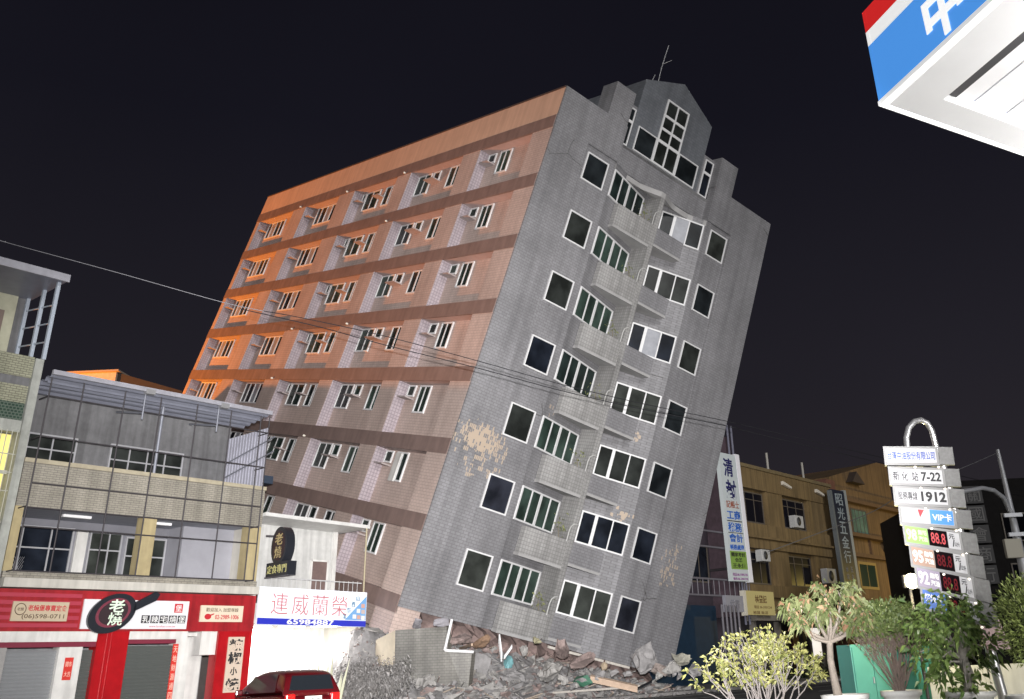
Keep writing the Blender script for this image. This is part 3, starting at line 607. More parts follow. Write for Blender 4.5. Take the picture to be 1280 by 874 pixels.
# ================================================================== SMALL WHITE SHOP between the shop house and the leaning block
ws = thing('shop_house', 'small white shop with open lit ground floor and awning beside the leaning block', 'building', (0, 0, 0), ROW)
wl, wr = -2.38, 3.0
B(wl, wr, -.1, .2, 3.3, 3.36).build('lintel', white, ws)
B(wl, wl + .15, .21, 2.4, 0, 4.6).build('party_wall', white, ws)
B(wl + .15, wr - .1, 2.2, 2.4, 0, 4.3).build('back_wall', white, ws); B(wl + .15, wr - .1, .2, 2.2, 3.4, 3.6).build('ceiling', white, ws)
B(wr - .3, wr - .1, .0, 2.2, 0, 3.4).build('side_wall', cream, ws)
il = lamp('shop_light', 'AREA', ROW @ Vector((.2, .9, 3.3)), 600, (1, .97, .92), shape='RECTANGLE', size=3.6, size_y=1.0)
lt = MB()
for a in (-1.4, .2, 1.8): lt.box(a - .6, a + .6, 1.0, 1.15, 3.32, 3.39)
lt.build('ceiling_light', mat('lit_tube', (.9, .9, .9), .5, emit=(1, .98, .94), estr=6), ws)
B(1.2, 1.6, 2.14, 2.2, 1.4, 2.1).build('wall_poster', mat('faint_poster', (.6, .62, .55), .7), ws)
# upper terrace
B(wl + .1, 2.05, 1.2, 1.4, 4.6, 7.3).build('terrace_wall', mat('white_corrugated', (.56, .56, .54), .7, var=.12, streak=.25), ws)
B(1.04, 1.8, 1.15, 1.2, 4.6, 5.95).build('door', mat('brown_door', (.16, .11, .10), .6, var=.2), ws)
B(.97, 1.04, 1.13, 1.2, 4.6, 6.02).box(1.8, 1.87, 1.13, 1.2, 4.6, 6.02).box(.97, 1.87, 1.13, 1.2, 5.95, 6.02).build('door_frame', white, ws)
B(2.05, 2.25, 1.1, 1.45, 4.6, 7.3).build('wall_corner', white, ws)
aw = MB(); aw.add([(wl, -.15, 7.42), (wr, -.15, 7.30), (wr - .5, 1.3, 7.2), (wl, 1.3, 7.3), (wl, -.15, 7.56), (wr, -.15, 7.44), (wr - .5, 1.3, 7.34), (wl, 1.3, 7.44)], [(0, 3, 2, 1), (4, 5, 6, 7), (0, 1, 5, 4), (1, 2, 6, 5), (2, 3, 7, 6), (3, 0, 4, 7)])
aw.build('awning', mat('awning_white', (.62, .62, .60), .5, var=.15), ws)
MB().tube([(wr - .12, -.1, 3.5), (wr - .14, -.1, 7.32)], .04, 8).build('awning_post', mat('tan_post', (.38, .33, .22), .6), ws)
rl = MB().tube([(wl + .3, -.02, 5.1), (wr - .2, -.02, 5.02)], .025, 6)
for i in range(20): rl.tube([(wl + .4 + i * .24, -.02, 4.66), (wl + .4 + i * .24, -.02, 5.08)], .012, 5)
rl.build('railing', mat('white_rail', (.55, .55, .55), .5), ws)
t = thing('sign_board', 'wide white sign board with red characters and a phone number on blue', 'sign', (.3, -.12, 3.3), ROW)
X0 = basis((wl + .02, -.12, 4.72), (1, 0, -.016))
Wd = wr - wl - .06
MB().box(0, Wd, -.12, 0, -1.38, 0, X=X0).build('panel', mat('lit_white_sign', (.74, .78, .84), .5, emit=(.85, .9, 1), estr=.12), t)
MB().box(0, Wd, -.128, -.121, -1.37, -1.14, X=X0).build('blue_strip', mat('strong_blue', (.02, .03, .42), .5), t)
def SX(x, z): 
    q = X0.copy(); q.translation = X0 @ Vector((x, -.1285, z)); return q
tx = MB()
for i, ch in enumerate('連威蘭榮'): tx.text(ch, SX(.95 + i * .98, -.6), .78, .78, bold=-.008)
tx.build('lettering', mat('pale_red_ink', (.48, .16, .18), .5), t)
MB().text('65984887', SX(2.5, -1.25), 2.3, .2, bold=.02, depth=.012).build('lettering', wink, t)
tx = MB()
for i, ch in enumerate('山西麵飯'): tx.text(ch, SX(4.83 - i * .22, -.26 - i * .24), .19, .2, bold=.02)
tx.build('lettering', mat('teal_ink', (.05, .18, .30), .5), t)
MB().prism([(4.2, -1.12), (Wd - .02, -.15), (Wd - .02, -1.12)], -.126, -.121, 'y', X=X0).build('picture_corner', mat('blue_wash', (.16, .35, .62), .5), t)
tl = MB(); tcs = [(.55, .32, .25), (.7, .68, .62), (.5, .4, .35), (.75, .72, .7)]
for i, (x, z) in enumerate(((5.13, -.55), (4.9, -.75), (5.15, -.78), (4.7, -.98), (4.93, -1.0), (5.16, -1.02))): tl.box(x - .09, x + .09, -.133, -.127, z - .08, z + .08, m=i % 4, X=X0)
tl.build('food_picture', [mat('dish%d' % i, c, .5) for i, c in enumerate(tcs)], t)
# side building with eave behind the shop house
sd = thing('brown_house', 'narrow brown house with dark eave behind the beige shop house', 'building', (-.5, 6, 0), ROW)
B(-2.3, .3, 4.6, 9, 4, 9.6).build('wall', mat('brown_stone', (.17, .145, .11), .85, var=.35, vscale=4), sd)
B(-2.5, .75, 4.2, 9.2, 9.6, 9.95).build('eave', mat('navy_eave', (.03, .045, .07), .5), sd)
window(sd, basis((-2.15, 4.6, 9.1), (1, 0, 0)), .8, 1.7, (.4,), hcuts=(.4, .85, 1.3), fr=.08, frame_m=mat('cream_frame', (.6, .56, .42), .6), pane_m=mat('maroon_glass', (.07, .015, .015), .3))

# ================================================================== RIGHT ROW
ochre = mat('ochre_render', (.235, .160, .07), .85, var=.25, vscale=.35, streak=.35)
ochre2 = mat('orange_render', (.22, .135, .06), .85, var=.25, vscale=.35, streak=.3)
yb = thing('office_building', 'ochre four storey building with wide dark windows right of the leaning block', 'building', (43, 0, 0), ROW)
B(36.4, 51.6, .5, 14, 4.2, 14.2).build('wall', ochre, yb)
for bx_ in ((36.4, 51.6, .0, .5, 12.75, 14.2), (36.4, 51.6, -.15, .5, 8.55, 10.25), (36.4, 51.6, -.1, .5, 5.3, 6.1)): B(*bx_).build('spandrel', ochre, yb)
B(36.4, 51.6, -.45, -.15, 9.2, 9.35).build('ledge', ochre, yb)
for bx_ in ((40.6, 43.0, .1, .5, 10.25, 12.75), (47.4, 51.6, .1, .5, 10.25, 12.75), (41, 43.0, .1, .5, 6.1, 8.55), (47.5, 51.6, .1, .5, 6.1, 8.55)): B(*bx_).build('pier', ochre, yb)
B(36.4, 51.7, -.12, .3, 14.2, 14.45).build('parapet_coping', mat('ochre_coping', (.2, .15, .075), .8, var=.2), yb)
dkf = mat('brown_frame', (.12, .10, .08), .6)
for (a, b_) in ((36.6, 40.5), (43.1, 47.2)):
    for (z1, z0) in ((12.6, 10.4), (8.4, 6.2)): window(yb, basis((a, .5, z1), (1, 0, 0)), b_ - a, z1 - z0, ((b_ - a) * .33, (b_ - a) * .66), hcuts=(.55,), frame_m=dkf, pane_m=mat('night_glass', (.008, .008, .013), .3, spec=.1), fr=.09)
B(36.4, 51.6, 1.5, 14, 0, 4.2).build('ground_floor', mat('dark_shop', (.05, .045, .05), .8, var=.3, vscale=1), yb)
for a in (37.5, 41, 44.6, 48.2): B(a, a + .3, .5, .9, 0, 3.75).build('arcade_column', mat('arcade_grey', (.22, .2, .17), .8, var=.2), yb)
B(36.4, 51.6, -.4, .5, 3.75, 4.2).build('shop_canopy', MATS['arcade_grey'], yb)
for a in (43, 49): MB().tube([(a, 1, 14.2), (a, 1, 16.1)], .1, 8).build('vent_pipe', mat('grey_pipe', (.4, .38, .34), .7), yb)
for a in (43.6, 49.3): MB().prism([(a - .7, 13.5), (a + .6, 13.3), (a + .6, 13.45), (a - .7, 13.75)], -.25, -.02, 'y').build('wall_lamp', mat('pale_lamp', (.75, .70, .6), .5), yb)
B(47.9, 49.6, 1.4, 1.5, 1.4, 3.4).build('shop_window', mat('lit_shop', (.7, .7, .7), .5, emit=(1, .93, .85), estr=.9), yb)
B(44.5, 45.5, 1.35, 1.5, 0, 3).build('shop_shutter', mat('dull_red', (.15, .04, .04), .6), yb)
def aircon(label, s_, y_, z_, k=1.):
    t = thing('air_conditioner', label, 'air conditioner', (s_, y_, z_), ROW, 'air conditioners on the ochre building')
    MB().box(s_ - .75 * k, s_ + .75 * k, y_ - .55, y_, z_, z_ + 1.0 * k).build('case', mat('ac_white', (.55, .55, .54), .6, var=.15), t, bevel=.03)
    MB().lathe([(.34 * k, 0), (.36 * k, .02), (.02, .04)], (0, 0, 0), 18, X=basis((s_ - .15 * k, y_ - .56, z_ + .5 * k), (1, 0, 0)) @ Matrix.Rotation(R(90), 4, 'X')).build('fan_grille', mat('ac_dark', (.06, .06, .06), .6), t)
    MB().tube([(s_ - .5, y_ - .1, z_ - .05), (s_ - .5, y_ + .5, z_ - .05)], .03, 5).tube([(s_ + .5, y_ - .1, z_ - .05), (s_ + .5, y_ + .5, z_ - .05)], .03, 5).build('bracket', dk, t)
aircon('white air conditioner in front of the upper ochre window', 44.9, .35, 10.45, .9)
aircon('white air conditioner with round fan under the lower right ochre window', 48.6, -.02, 6.5, 1.1)
aircon('grey air conditioner high in the lower left ochre window', 39.0, .35, 7.7, .8)
# second block with a gable
ob = thing('gabled_building', 'orange brown building with stepped gable behind the price sign', 'building', (59, 0, 0), ROW)
B(53.4, 67, .4, 14, 0, 14.6).build('wall', ochre2, ob)
MB().prism([(53.4, 14.6), (67, 14.6), (67, 18.1), (64.5, 18.0), (53.4, 15.4)], .8, 12, 'y').build('gable_wall', ochre2, ob)
for bx_ in ((53.4, 67, -.1, .4, 13.4, 13.7), (53.4, 67, -.35, .4, 10.5, 10.8), (53.4, 67, -.1, .4, 8.9, 9.2), (53.4, 67, -.2, .4, 5.2, 5.6)): B(*bx_).build('ledge', mat('dark_ledge', (.17, .10, .05), .8, var=.2), ob)
B(58.9, 59.2, .2, .4, 9.2, 10.5).build('downpipe', MATS['dark_ledge'], ob)
B(51.7, 53.4, .3, 12, 0, 15.0).build('red_pier', mat('red_brown_pier', (.17, .075, .05), .8, var=.25), ob)
window(ob, basis((56.0, .4, 13.0), (1, 0, 0)), 3.2, 2.1, (.8, 1.6, 2.4), frame_m=dkf, pane_m=mat('pale_green_glass', (.16, .26, .20), .3, var=.5, vscale=1), fr=.1)
window(ob, basis((55.9, .4, 8.6), (1, 0, 0)), 3.7, 2.2, (1.85,), frame_m=mat('yellow_frame', (.35, .24, .08), .7), pane_m=mat('dark_green_glass', (.014, .035, .025), .3), fr=.22)
MB().lathe([(1.1, -.3), (1.6, 0), (1.3, .5), (0, .6)], (63.3, -.3, 9.8), 14).build('water_tank', mat('dim_tank', (.2, .15, .1), .7), ob)
MB().prism([(56.8, 15.3), (57.9, 16.3), (59.4, 15.3)], .1, .79, 'y').build('roof_vent', mat('vent_dark', (.07, .05, .04), .8), ob)
# narrow dark building next to the leaning block
nb = thing('dark_house', 'narrow dark purple house between the leaning block and the ochre building', 'building', (33, 2, 0), ROW)
B(24, 36.3, 1.6, 14, 0, 13.8).build('wall', mat('purple_dark', (.055, .042, .055), .8, var=.3, vscale=.8), nb)
B(34.2, 36.3, .3, 1.6, 4, 16.2).build('stair_panel', mat('purple_panel', (.09, .06, .075), .8, var=.3), nb)
pp = MB()
for a in (35.6, 36.15): pp.tube([(a, .05, 3.5), (a, .05, 17)], .09, 6)
pp.build('drain_pipe', mat('dim_pipe', (.15, .15, .2), .6), nb)
B(24, 31.5, -.2, 1.6, 0, 4.6).build('shutter', mat('navy_shutter', (.012, .03, .055), .5, var=.2), nb)
ff = MB()
for i in range(5): ff.tube([(30.6 + i * .5, -1.2, 0), (30.6 + i * .5, -1.2, 4.6)], .08, 6)
for z in (5.2, 6.2, 8.2, 9.2): ff.tube([(26, -.4, z), (36, -.4, z)], .07, 5)
for i in range(16): ff.tube([(26 + i * .65, -.4, 5.2), (26 + i * .65, -.4, 6.2)], .04, 5)
ff.build('balcony_railing', mat('grey_purple_rail', (.17, .16, .18), .6), nb)
window(nb, basis((31.5, 1.6, 8.6), (1, 0, 0)), 2.4, 2.4, (1.2,), frame_m=dkf, fr=.1)
# signs of the right row: blade signs stand out from the fronts
def blade(name, label, p_tl, p_tr, p_bl, Yd, thick, back):
    return None
t = thing('hanging_sign', 'tall white blade sign with blue and green panels beside the leaning block', 'sign', (34.6, -.6, 6), ROW)
sl_ = -.205
def QX(x, y, z): return basis((x, y, z), (1, 0, -.045), (sl_ * .12, 0, 1))
QM = Matrix(((1, 0, .03, 0), (0, 1, 0, 0), (-.03, 0, 1, 0), (0, 0, 0, 1)))
qo = Vector((32.75, -.9, 6.1)); X = basis(qo, (1, 0, .02), (-.03, 0, 1))
MB().box(0, 2.25, 0, .3, 0, 8.4, X=X).build('cabinet', mat('sign_pale', (.56, .60, .60), .5, emit=(.8, .95, 1), estr=.06), t)
MB().box(2.25, 2.75, -.02, .32, -.05, 8.5, X=X).build('edge', mat('sign_edge_white', (.78, .76, .80), .5, emit=(1, 1, 1), estr=.10), t)
def T(mb, s_, x, z, w_, h_, bold=.0):
    q_ = X.copy(); q_.translation = X @ Vector((x, -.001, z)); mb.text(s_, q_, w_, h_, bold=bold, depth=.02)
tx = MB(); T(tx, '清', 1.05, 7.45, 1.25, 1.25, .02); T(tx, '封', 1.15, 5.95, 1.35, 1.3, .02); tx.build('lettering', mat('navy_ink', (.02, .02, .12), .5), t)
tx = MB(); T(tx, '記帳士', 1.12, 4.95, 1.7, .5, .01); tx.build('lettering', mat('brick_ink', (.35, .12, .08), .5), t)
tx = MB(); T(tx, '工商', 1.1, 4.25, 1.8, .62, .02); T(tx, '稅務', 1.1, 3.45, 1.8, .62, .02); T(tx, '會計', 1.1, 2.75, 1.8, .55, .02); T(tx, '帳務處理', 1.1, 2.15, 1.8, .35, .02); tx.build('lettering', mat('sign_blue', (.03, .14, .55), .5), t)
MB().box(.15, 2.1, -.02, 0, 3.82, 3.88, X=X).box(.15, 2.1, -.02, 0, 3.06, 3.1, X=X).build('rule', ink, t)
MB().box(.05, 2.2, -.015, 0, .75, 1.9, X=X).build('green_panel', mat('sign_green', (.25, .42, .08), .5), t)
tx = MB()
for (s_, z_, w_) in (('國家考試', 1.68, 1.8), ('合格', 1.34, 1.0), ('王永值', .98, 1.7)):
    q_ = X.copy(); q_.translation = X @ Vector((1.1, -.016, z_)); tx.text(s_, q_, w_, .28, bold=.02, depth=.01)
tx.build('lettering', ink, t)
tx = MB(); T(tx, '電話:06-5905718', 1.1, .42, 1.9, .2); T(tx, '傳真:06-5981720', 1.1, .15, 1.9, .17); tx.build('lettering', mat('violet_ink', (.3, .1, .3), .5), t)
MB().tube([(34, -.6, 13.6), (34, 1.6, 13.6)], .08, 6).tube([(34, -.6, 7), (34, 1.6, 7)], .08, 6).build('bracket', dk, t)
t = thing('hanging_sign', 'tall navy blade sign with pale characters on the ochre building', 'sign', (52, -.8, 5), ROW)
X = basis((50.2, -.9, 4.6), (1, 0, .02), (-.03, 0, 1))
MB().box(.0, 2.3, 0, .3, 0, 9.2, X=X).build('cabinet', mat('navy_board', (.015, .022, .045), .5, var=.2), t)
MB().box(2.3, 2.75, -.02, .32, 0, 9.3, X=X).build('edge', mat('grey_edge', (.34, .37, .38), .5), t); MB().box(-.25, 0, -.02, .32, .2, 9.1, X=X).build('edge', mat('grey_edge2', (.16, .18, .19), .5), t)
tx = MB()
for i, ch in enumerate('昭光五金行'): T(tx, ch, 1.15, 8.45 - i * 1.12, 1.3, .95, .005)
tx.build('lettering', mat('pale_blue_ink', (.34, .40, .44), .5), t)
tx = MB()
for i in range(4):
    for j, s_ in enumerate(('水電材料', '五金工具')): T(tx, s_[i], .7 + j * .85, 3.0 - i * .55, .5, .42)
tx.build('lettering', mat('dim_blue_ink', (.18, .20, .30), .5), t)
B(50.45, 52.3, -.925, -.91, 4.75, 5.4).build('green_panel', mat('dim_green', (.04, .15, .09), .5), t)
t = thing('sign_board', 'pale yellow sign board over the dark shops right of the leaning block', 'sign', (36, -.8, 4), ROW)
B(34.15, 37.95, -1.0, -.7, 4.05, 5.55).build('panel', mat('yellow_board', (.55, .47, .20), .5, emit=(1, .85, .4), estr=.03), t)
MB().text('林豐記', basis((36.1, -1.001, 5.05), (1, 0, 0)), 1.6, .5, bold=.02).text('電話 06-5901234', basis((36.3, -1.001, 4.55), (1, 0, 0)), 2.4, .2).text('豬腳 飯湯', basis((35.9, -1.001, 4.2), (1, 0, 0)), 2.0, .2).build('lettering', mat('brown_letter', (.16, .09, .04), .5), t)
B(33.9, 34.15, -1.02, -.68, 4.0, 5.55).build('edge', mat('board_edge', (.7, .66, .55), .5), t)
t = thing('sign_board', 'small grey sign board left of the pale yellow board', 'sign', (32.5, -.8, 4), ROW)
B(31.6, 33.8, -.95, -.7, 4.2, 5.2).build('panel', mat('grey_board', (.32, .32, .36), .5), t)
MB().text('代書', basis((32.7, -.951, 4.7), (1, 0, 0)), 1.2, .5).build('lettering', mat('grey_ink', (.16, .16, .2), .5), t)
# dark hotel tower far right with a vertical row of characters
dt = thing('dark_tower', 'dark tower with a column of faint large characters at the right edge', 'building', (95, 0, 0), ROW)
pL = ROW.inverted() @ at(1222, 700, 62); pR = ROW.inverted() @ at(1290, 700, 62)
tw = thing('x', '', '', (0, 0, 0)); bpy.data.objects.remove(tw)
bpy.data.objects.remove(dt)
dtb = at(1262, 830, 60); dtb.z = 0
XT = basis(dtb, (1, 0, 0))
dt = thing('dark_tower', 'dark tower with a column of faint large characters at the right edge', 'building', dtb)
MB().box(-1.6, 5.5, 0, 10, 0, 10.6, X=XT).build('wall', mat('tower_dark', (.010, .009, .009), .9, spec=.2, var=.3), dt)
MB().box(-3.6, -1.6, 1, 9, 0, 9.4, X=XT).build('side_wing', mat('tower_brown', (.022, .016, .013), .8, var=.3), dt)
bxs = MB(); tx = MB()
for i, ch in enumerate('關國會商行'):
    z = 9.7 - i * 1.12; bxs.box(-.9, .25, -.35, 0, z - .5, z + .5, X=XT)
    tx.text(ch, basis(XT @ Vector((-.32, -.351, z)), (1, 0, 0)), .85, .8, depth=.02)
bxs.build('letter_box', mat('letter_box_dark', (.016, .015, .016), .6), dt); tx.build('lettering', mat('faint_letter', (.075, .072, .07), .5), dt)
for z_ in (8.6, 5.8): window(dt, XT @ Matrix.Translation((1.2, 0, z_)), 3.2, 1.6, (1.6,), frame_m=dkf, pane_m=mat('black_glass', (.005, .005, .007), .6, spec=0))

# ================================================================== PETROL STATION: canopy, price sign, planting
cnr = Vector((2.08, 5.94, 4.8)); ca = Vector((math.sin(R(161.07)), math.cos(R(161.07)), 0)); cb = Vector((math.sin(R(57.37)), math.cos(R(57.37)), 0))
ct = thing('station_canopy', 'white petrol station canopy with red white and blue fascia overhead', 'canopy', cnr)
cwhite = mat('canopy_white', (.80, .80, .82), .5, var=.05, vscale=1)
LA, LB = 8., 14.
def cp(a, b_, z): return cnr + ca * a + cb * b_ + Vector((0, 0, z))
def slab(mb, a0, a1, b0, b1, z0, z1, m=0):
    mb.add([cp(a0, b0, z0), cp(a1, b0, z0), cp(a1, b1, z0), cp(a0, b1, z0), cp(a0, b0, z1), cp(a1, b0, z1), cp(a1, b1, z1), cp(a0, b1, z1)], [(0, 1, 2, 3), (7, 6, 5, 4), (0, 4, 5, 1), (1, 5, 6, 2), (2, 6, 7, 3), (3, 7, 4, 0)], m); return mb
def strip(z0, z1, out): return slab(MB(), -out, LA, -out, 0, z0, z1)
fas = [('fascia_blue', 0.03, .50, mat('fascia_blue', (.04, .19, .50), .35, emit=(.09, .36, .95), estr=.75)), ('fascia_white', .50, .62, mat('fascia_white', (.8, .8, .8), .4, emit=(1, 1, 1), estr=.75)), ('fascia_red', .62, .80, mat('fascia_red', (.5, .014, .014), .35, emit=(.9, .03, .03), estr=.6))]
for nme, z0, z1, m_ in fas: slab(MB(), 0, LA, -.04, 0.02, z0, z1).build(nme, m_, ct)
trim = mat('lit_trim', (.8, .8, .8), .4, emit=(1, 1, 1), estr=.6)
slab(MB(), -.01, LA, -.045, .02, -.004, .03).build('fascia_trim', trim, ct); slab(MB(), -.046, -.01, -.045, LB, -.004, .03).build('fascia_trim', trim, ct)
for nme, z0, z1, m_ in fas: slab(MB(), -.04, -.001, -.04, LB, z0, z1).build(nme, m_, ct)
sf = MB(); slab(sf, 0, LA, .02, .38, 0.0, .09); slab(sf, 0, .24, .38, LB, 0.0, .09); slab(sf, .0, LA, .0, LB, .70, .78)
sf.build('soffit_border', cwhite, ct)
sp = MB()
for i in range(38): slab(sp, .24, LA, .38 + i * .36, .38 + i * .36 + .345, .085, .11)
sp.build('soffit_panel', cwhite, ct)
slab(MB(), .25, LA, .385, .52, .05, .084).build('groove_shade', mat('groove_shade_grey', (.035, .034, .038), .7), ct)  # shade of the border's inner drop put in as a dark strip
CX_ = basis(cnr, ca)
for (a, b_) in ((1.6, 7.5), (1.6, 10.5)):
    lamp('canopy_fill', 'POINT', cp(a, b_, -.7), 1500, (1, .97, .90), shadow_soft_size=.15)  # added out of view to brighten the potted trees
    MB().lathe([(0, -.1), (.08, -.05), (.1, .05), (.03, .1), (.03, .65), (0, .65)], cp(a, b_, -.6), 12).build('fill_pendant', MATS['fill_bulb'] if 'fill_bulb' in MATS else mat('fill_bulb', (.9, .9, .9), .5, emit=(1, .98, .95), estr=10), ct)
tx = MB(); q_ = Matrix((ca, cb * -1 * -1, Vector((0, 0, 1)))).transposed().to_4x4(); q_.translation = cp(.775, -.0415, .265); tx.text('中', q_, .38, .42, depth=.006, bold=.03)
q_ = q_.copy(); q_.translation = cp(1.4, -.0415, .265); tx.text('油', q_, .44, .40, depth=.006, bold=.03)
tx.build('lettering', mat('lit_white_letter', (.8, .8, .8), .5, emit=(1, 1, 1), estr=.9), ct)
for (a, b_) in ((3.0, 7.0), (3.0, 12.0)): MB().tube([cp(a, b_, -4.8), cp(a, b_, .1)], .22, 14).build('canopy_column', cwhite, ct)
for (a, b_) in ((2.5, 4.5), (2.5, 9.5), (5.5, 5)): slab(MB(), a, a + 1.2, b_, b_ + .3, -.10, -.02).build('canopy_light', mat('lit_canopy_tube', (.9, .9, .9), .5, emit=(1, .98, .95), estr=9), ct)
for (a, b_) in ((2.5, 5.0), (2.5, 10)): 
    l_ = lamp('canopy_lamp', 'AREA', cp(a + .6, b_ - .2, -.2), 160, (1, .97, .93), shape='RECTANGLE', size=1.2, size_y=.4)
for (a, b_) in ((.9, 3.0), (3.4, 3.0), (2.3, 1.3)):
    lamp('canopy_fill', 'POINT', cp(a, b_, -.55), 240, (1, .98, .96), shadow_soft_size=.1)  # more bulbs added out of view to whiten the soffit
    MB().lathe([(0, -.1), (.08, -.05), (.1, .05), (.03, .1), (.03, .5), (0, .5)], cp(a, b_, -.46), 12).build('fill_pendant', mat('fill_bulb', (.9, .9, .9), .5, emit=(1, .98, .95), estr=10), ct)

# price sign: seven stacked boxes on an arched pole, slipping sideways as they go down
ps = thing('price_sign', 'stepped stack of petrol price boxes on an arched steel pole', 'sign', at(1270, 890, 18.3))
def yb_(px, py, Y=18.0): return at(px, py, Y)
perf = mat('perforated_grey', (.20, .20, .20), .6, var=.25, vscale=14)
cab = mat('sign_cabinet_grey', (.23, .23, .23), .5, metal=.2)
tiers = [ # left-top px, right-top px, left-bottom px, depth-end px
    ((1106, 561), (1170, 561), (1108, 579)), ((1112, 586), (1178, 588), (1114, 604)), ((1118, 610), (1184, 613), (1120, 629)),
    ((1125, 634), (1192, 639), (1127, 653)), ((1130, 657), (1199, 667), (1133, 678)), ((1138, 683), (1207, 695), (1141, 706)), ((1145, 709), (1215, 724), (1148, 733)), ((1152, 736), (1223, 754), (1155, 760))]
led_r = mat('led_red', (.2, .01, .01), .5, emit=(1, .05, .08), estr=.55); led_d = mat('led_dim', (.10, .012, .016), .8, emit=(1, .06, .08), estr=.06, spec=.1)
panel_w = mat('lit_price_white', (.50, .50, .52), .5, emit=(.93, .95, 1), estr=.05); panel_b = mat('led_black', (.008, .005, .006), .9, spec=.05)
def TB(mb, X, s_, x, z, w_, h_, bold=.0, y=-.013): 
    q = X.copy(); q.translation = X @ Vector((x, y, z)); mb.text(s_, q, w_, h_, bold=bold, depth=.006)
for i, (tl_, tr_, bl_) in enumerate(tiers):
    A = at(*tl_, 18.0); Bq = at(*tr_, 17.75); C = at(*bl_, 18.0)
    xdir = (Bq - A); w_ = xdir.length; xdir.normalize(); zdir = (A - C).normalized(); h_ = (A - C).length * 1.03
    X = basis(C, xdir, zdir); X.translation = C
    bxm = MB().box(-.03, w_ + .03, 0, .16, -.035, h_ + .035, X=X); bx_o = bxm.build('sign_box', cab, ps)
    MB().box(w_ + .035, w_ + .285, .03, .12, -.015, h_ + .03, X=X).build('side_casing', perf, ps)
    lp = MB()
    for f_ in (.55, 1.0): lp.lathe([(0, -.02), (.022, -.012), (.025, .01), (0, .02)], X @ Vector((w_ * f_, -.02, -.07)), 8)
    lp.build('bead_lamp', mat('bead_lamp', (.9, .85, .8), .4, emit=(1, .9, .75), estr=1.2), ps)
    if i < 4:
        MB().box(.015, w_ - .015, -.012, 0, .01, h_ - .01, X=X).build('face', panel_w, ps)
    if i == 0: TB(q1 := MB(), X, '台灣中油股份有限公司', w_ / 2, h_ * .5, w_ * .92, h_ * .56, .012); q1.build('lettering', mat('sign_text_blue', (.015, .06, .34), .5), ps)
    if i == 1: q1 = MB(); [TB(q1, X, c_, w_ * x_, h_ * .5, w_ * .12, h_ * .64, .012) for c_, x_ in (('新', .11), ('化', .28), ('站', .47))]; TB(q1, X, '7-22', w_ * .77, h_ * .5, w_ * .37, h_ * .62, .03); q1.build('lettering', ink, ps)
    if i == 2: q1 = MB(); TB(q1, X, '服務專線', w_ * .24, h_ * .5, w_ * .37, h_ * .54, .01); TB(q1, X, '1912', w_ * .73, h_ * .5, w_ * .47, h_ * .66, .04); q1.build('lettering', ink, ps)
    if i == 3:
        MB().box(w_ * .55, w_ - .02, -.016, -.012, .015, h_ - .015, X=X).build('blue_panel', mat('vip_blue', (.04, .24, .62), .5, emit=(.1, .4, .9), estr=.05), ps)
        q1 = MB(); TB(q1, X, 'VIP卡', w_ * .77, h_ * .5, w_ * .36, h_ * .5, .02, -.017); q1.build('lettering', wink, ps)
        MB().prism([(w_ * .33, h_ * .9), (w_ * .45, h_ * .9), (w_ * .36, h_ * .4)], -.02, -.012, 'y', X=X).build('emblem', rink, ps)
        q1 = MB(); TB(q1, X, '中油卡', w_ * .18, h_ * .5, w_ * .26, h_ * .34); q1.build('lettering', mat('grey_blue_ink', (.3, .34, .45), .5), ps)
    if i >= 4:
        colr = [('fuel_green', (.24, .48, .09), (.4, .9, .15)), ('fuel_orange', (.34, .21, .15), (.7, .45, .3)), ('fuel_violet', (.27, .23, .32), (.6, .5, .7)), ('fuel_blue', (.03, .13, .5), (.1, .3, .9))][i - 4]
        MB().box(.01, w_ * .42, -.012, 0, .01, h_ - .01, X=X).build('face', mat(colr[0], colr[1], .5, emit=colr[2], estr=.06), ps)
        MB().box(w_ * .425, w_ * .77, -.012, 0, .01, h_ - .01, X=X).build('led_panel', panel_b, ps)
        MB().box(w_ * .775, w_ - .01, -.012, 0, .01, h_ - .01, X=X).build('unit_panel', panel_w, ps)
        q1 = MB()
        if i < 7: TB(q1, X, ('98', '95', '92')[i - 4], w_ * .12, h_ * .5, w_ * .19, h_ * .66, .03); TB(q1, X, '無鉛', w_ * .32, h_ * .7, w_ * .16, h_ * .3, .03); TB(q1, X, '汽油', w_ * .32, h_ * .33, w_ * .16, h_ * .3, .03)
        else: TB(q1, X, '柴', w_ * .33, h_ * .5, w_ * .15, h_ * .7, .03); TB(q1, X, '超級', w_ * .14, h_ * .6, w_ * .2, h_ * .4, .03)
        q1.build('lettering', wink if i > 4 else mat('pale_green_ink', (.6, .8, .45), .5), ps)
        q1 = MB(); TB(q1, X, '88.8', w_ * .6, h_ * .5, w_ * .26, h_ * .62, .01); q1.build('led_digits', led_r if i == 4 else led_d, ps)
        q1 = MB(); TB(q1, X, '元', w_ * .85, h_ * .72, w_ * .1, h_ * .3, .02); TB(q1, X, '/', w_ * .87, h_ * .35, w_ * .05, h_ * .4, .03); TB(q1, X, '公升', w_ * .93, h_ * .3, w_ * .09, h_ * .25, .01); q1.build('lettering', ink, ps)
chrome = mat('polished_steel', (.62, .62, .63), .28, metal=.8)
arc = [at(1135, 566, 18.25), at(1133, 548, 18.25), at(1136, 535, 18.25), at(1143, 527, 18.3), at(1151, 525, 18.35), at(1159, 529, 18.4), at(1165, 539, 18.45), at(1172, 566, 18.5)]
MB().tube(arc, .055, 12).build('arch', chrome, ps)
MB().tube([at(1148, 575, 18.4), at(1195, 760, 18.4)], .05, 10).tube([at(1176, 575, 18.55), at(1218, 740, 18.5), at(1262, 900, 18.5)], .085, 12).build('pole', chrome, ps)
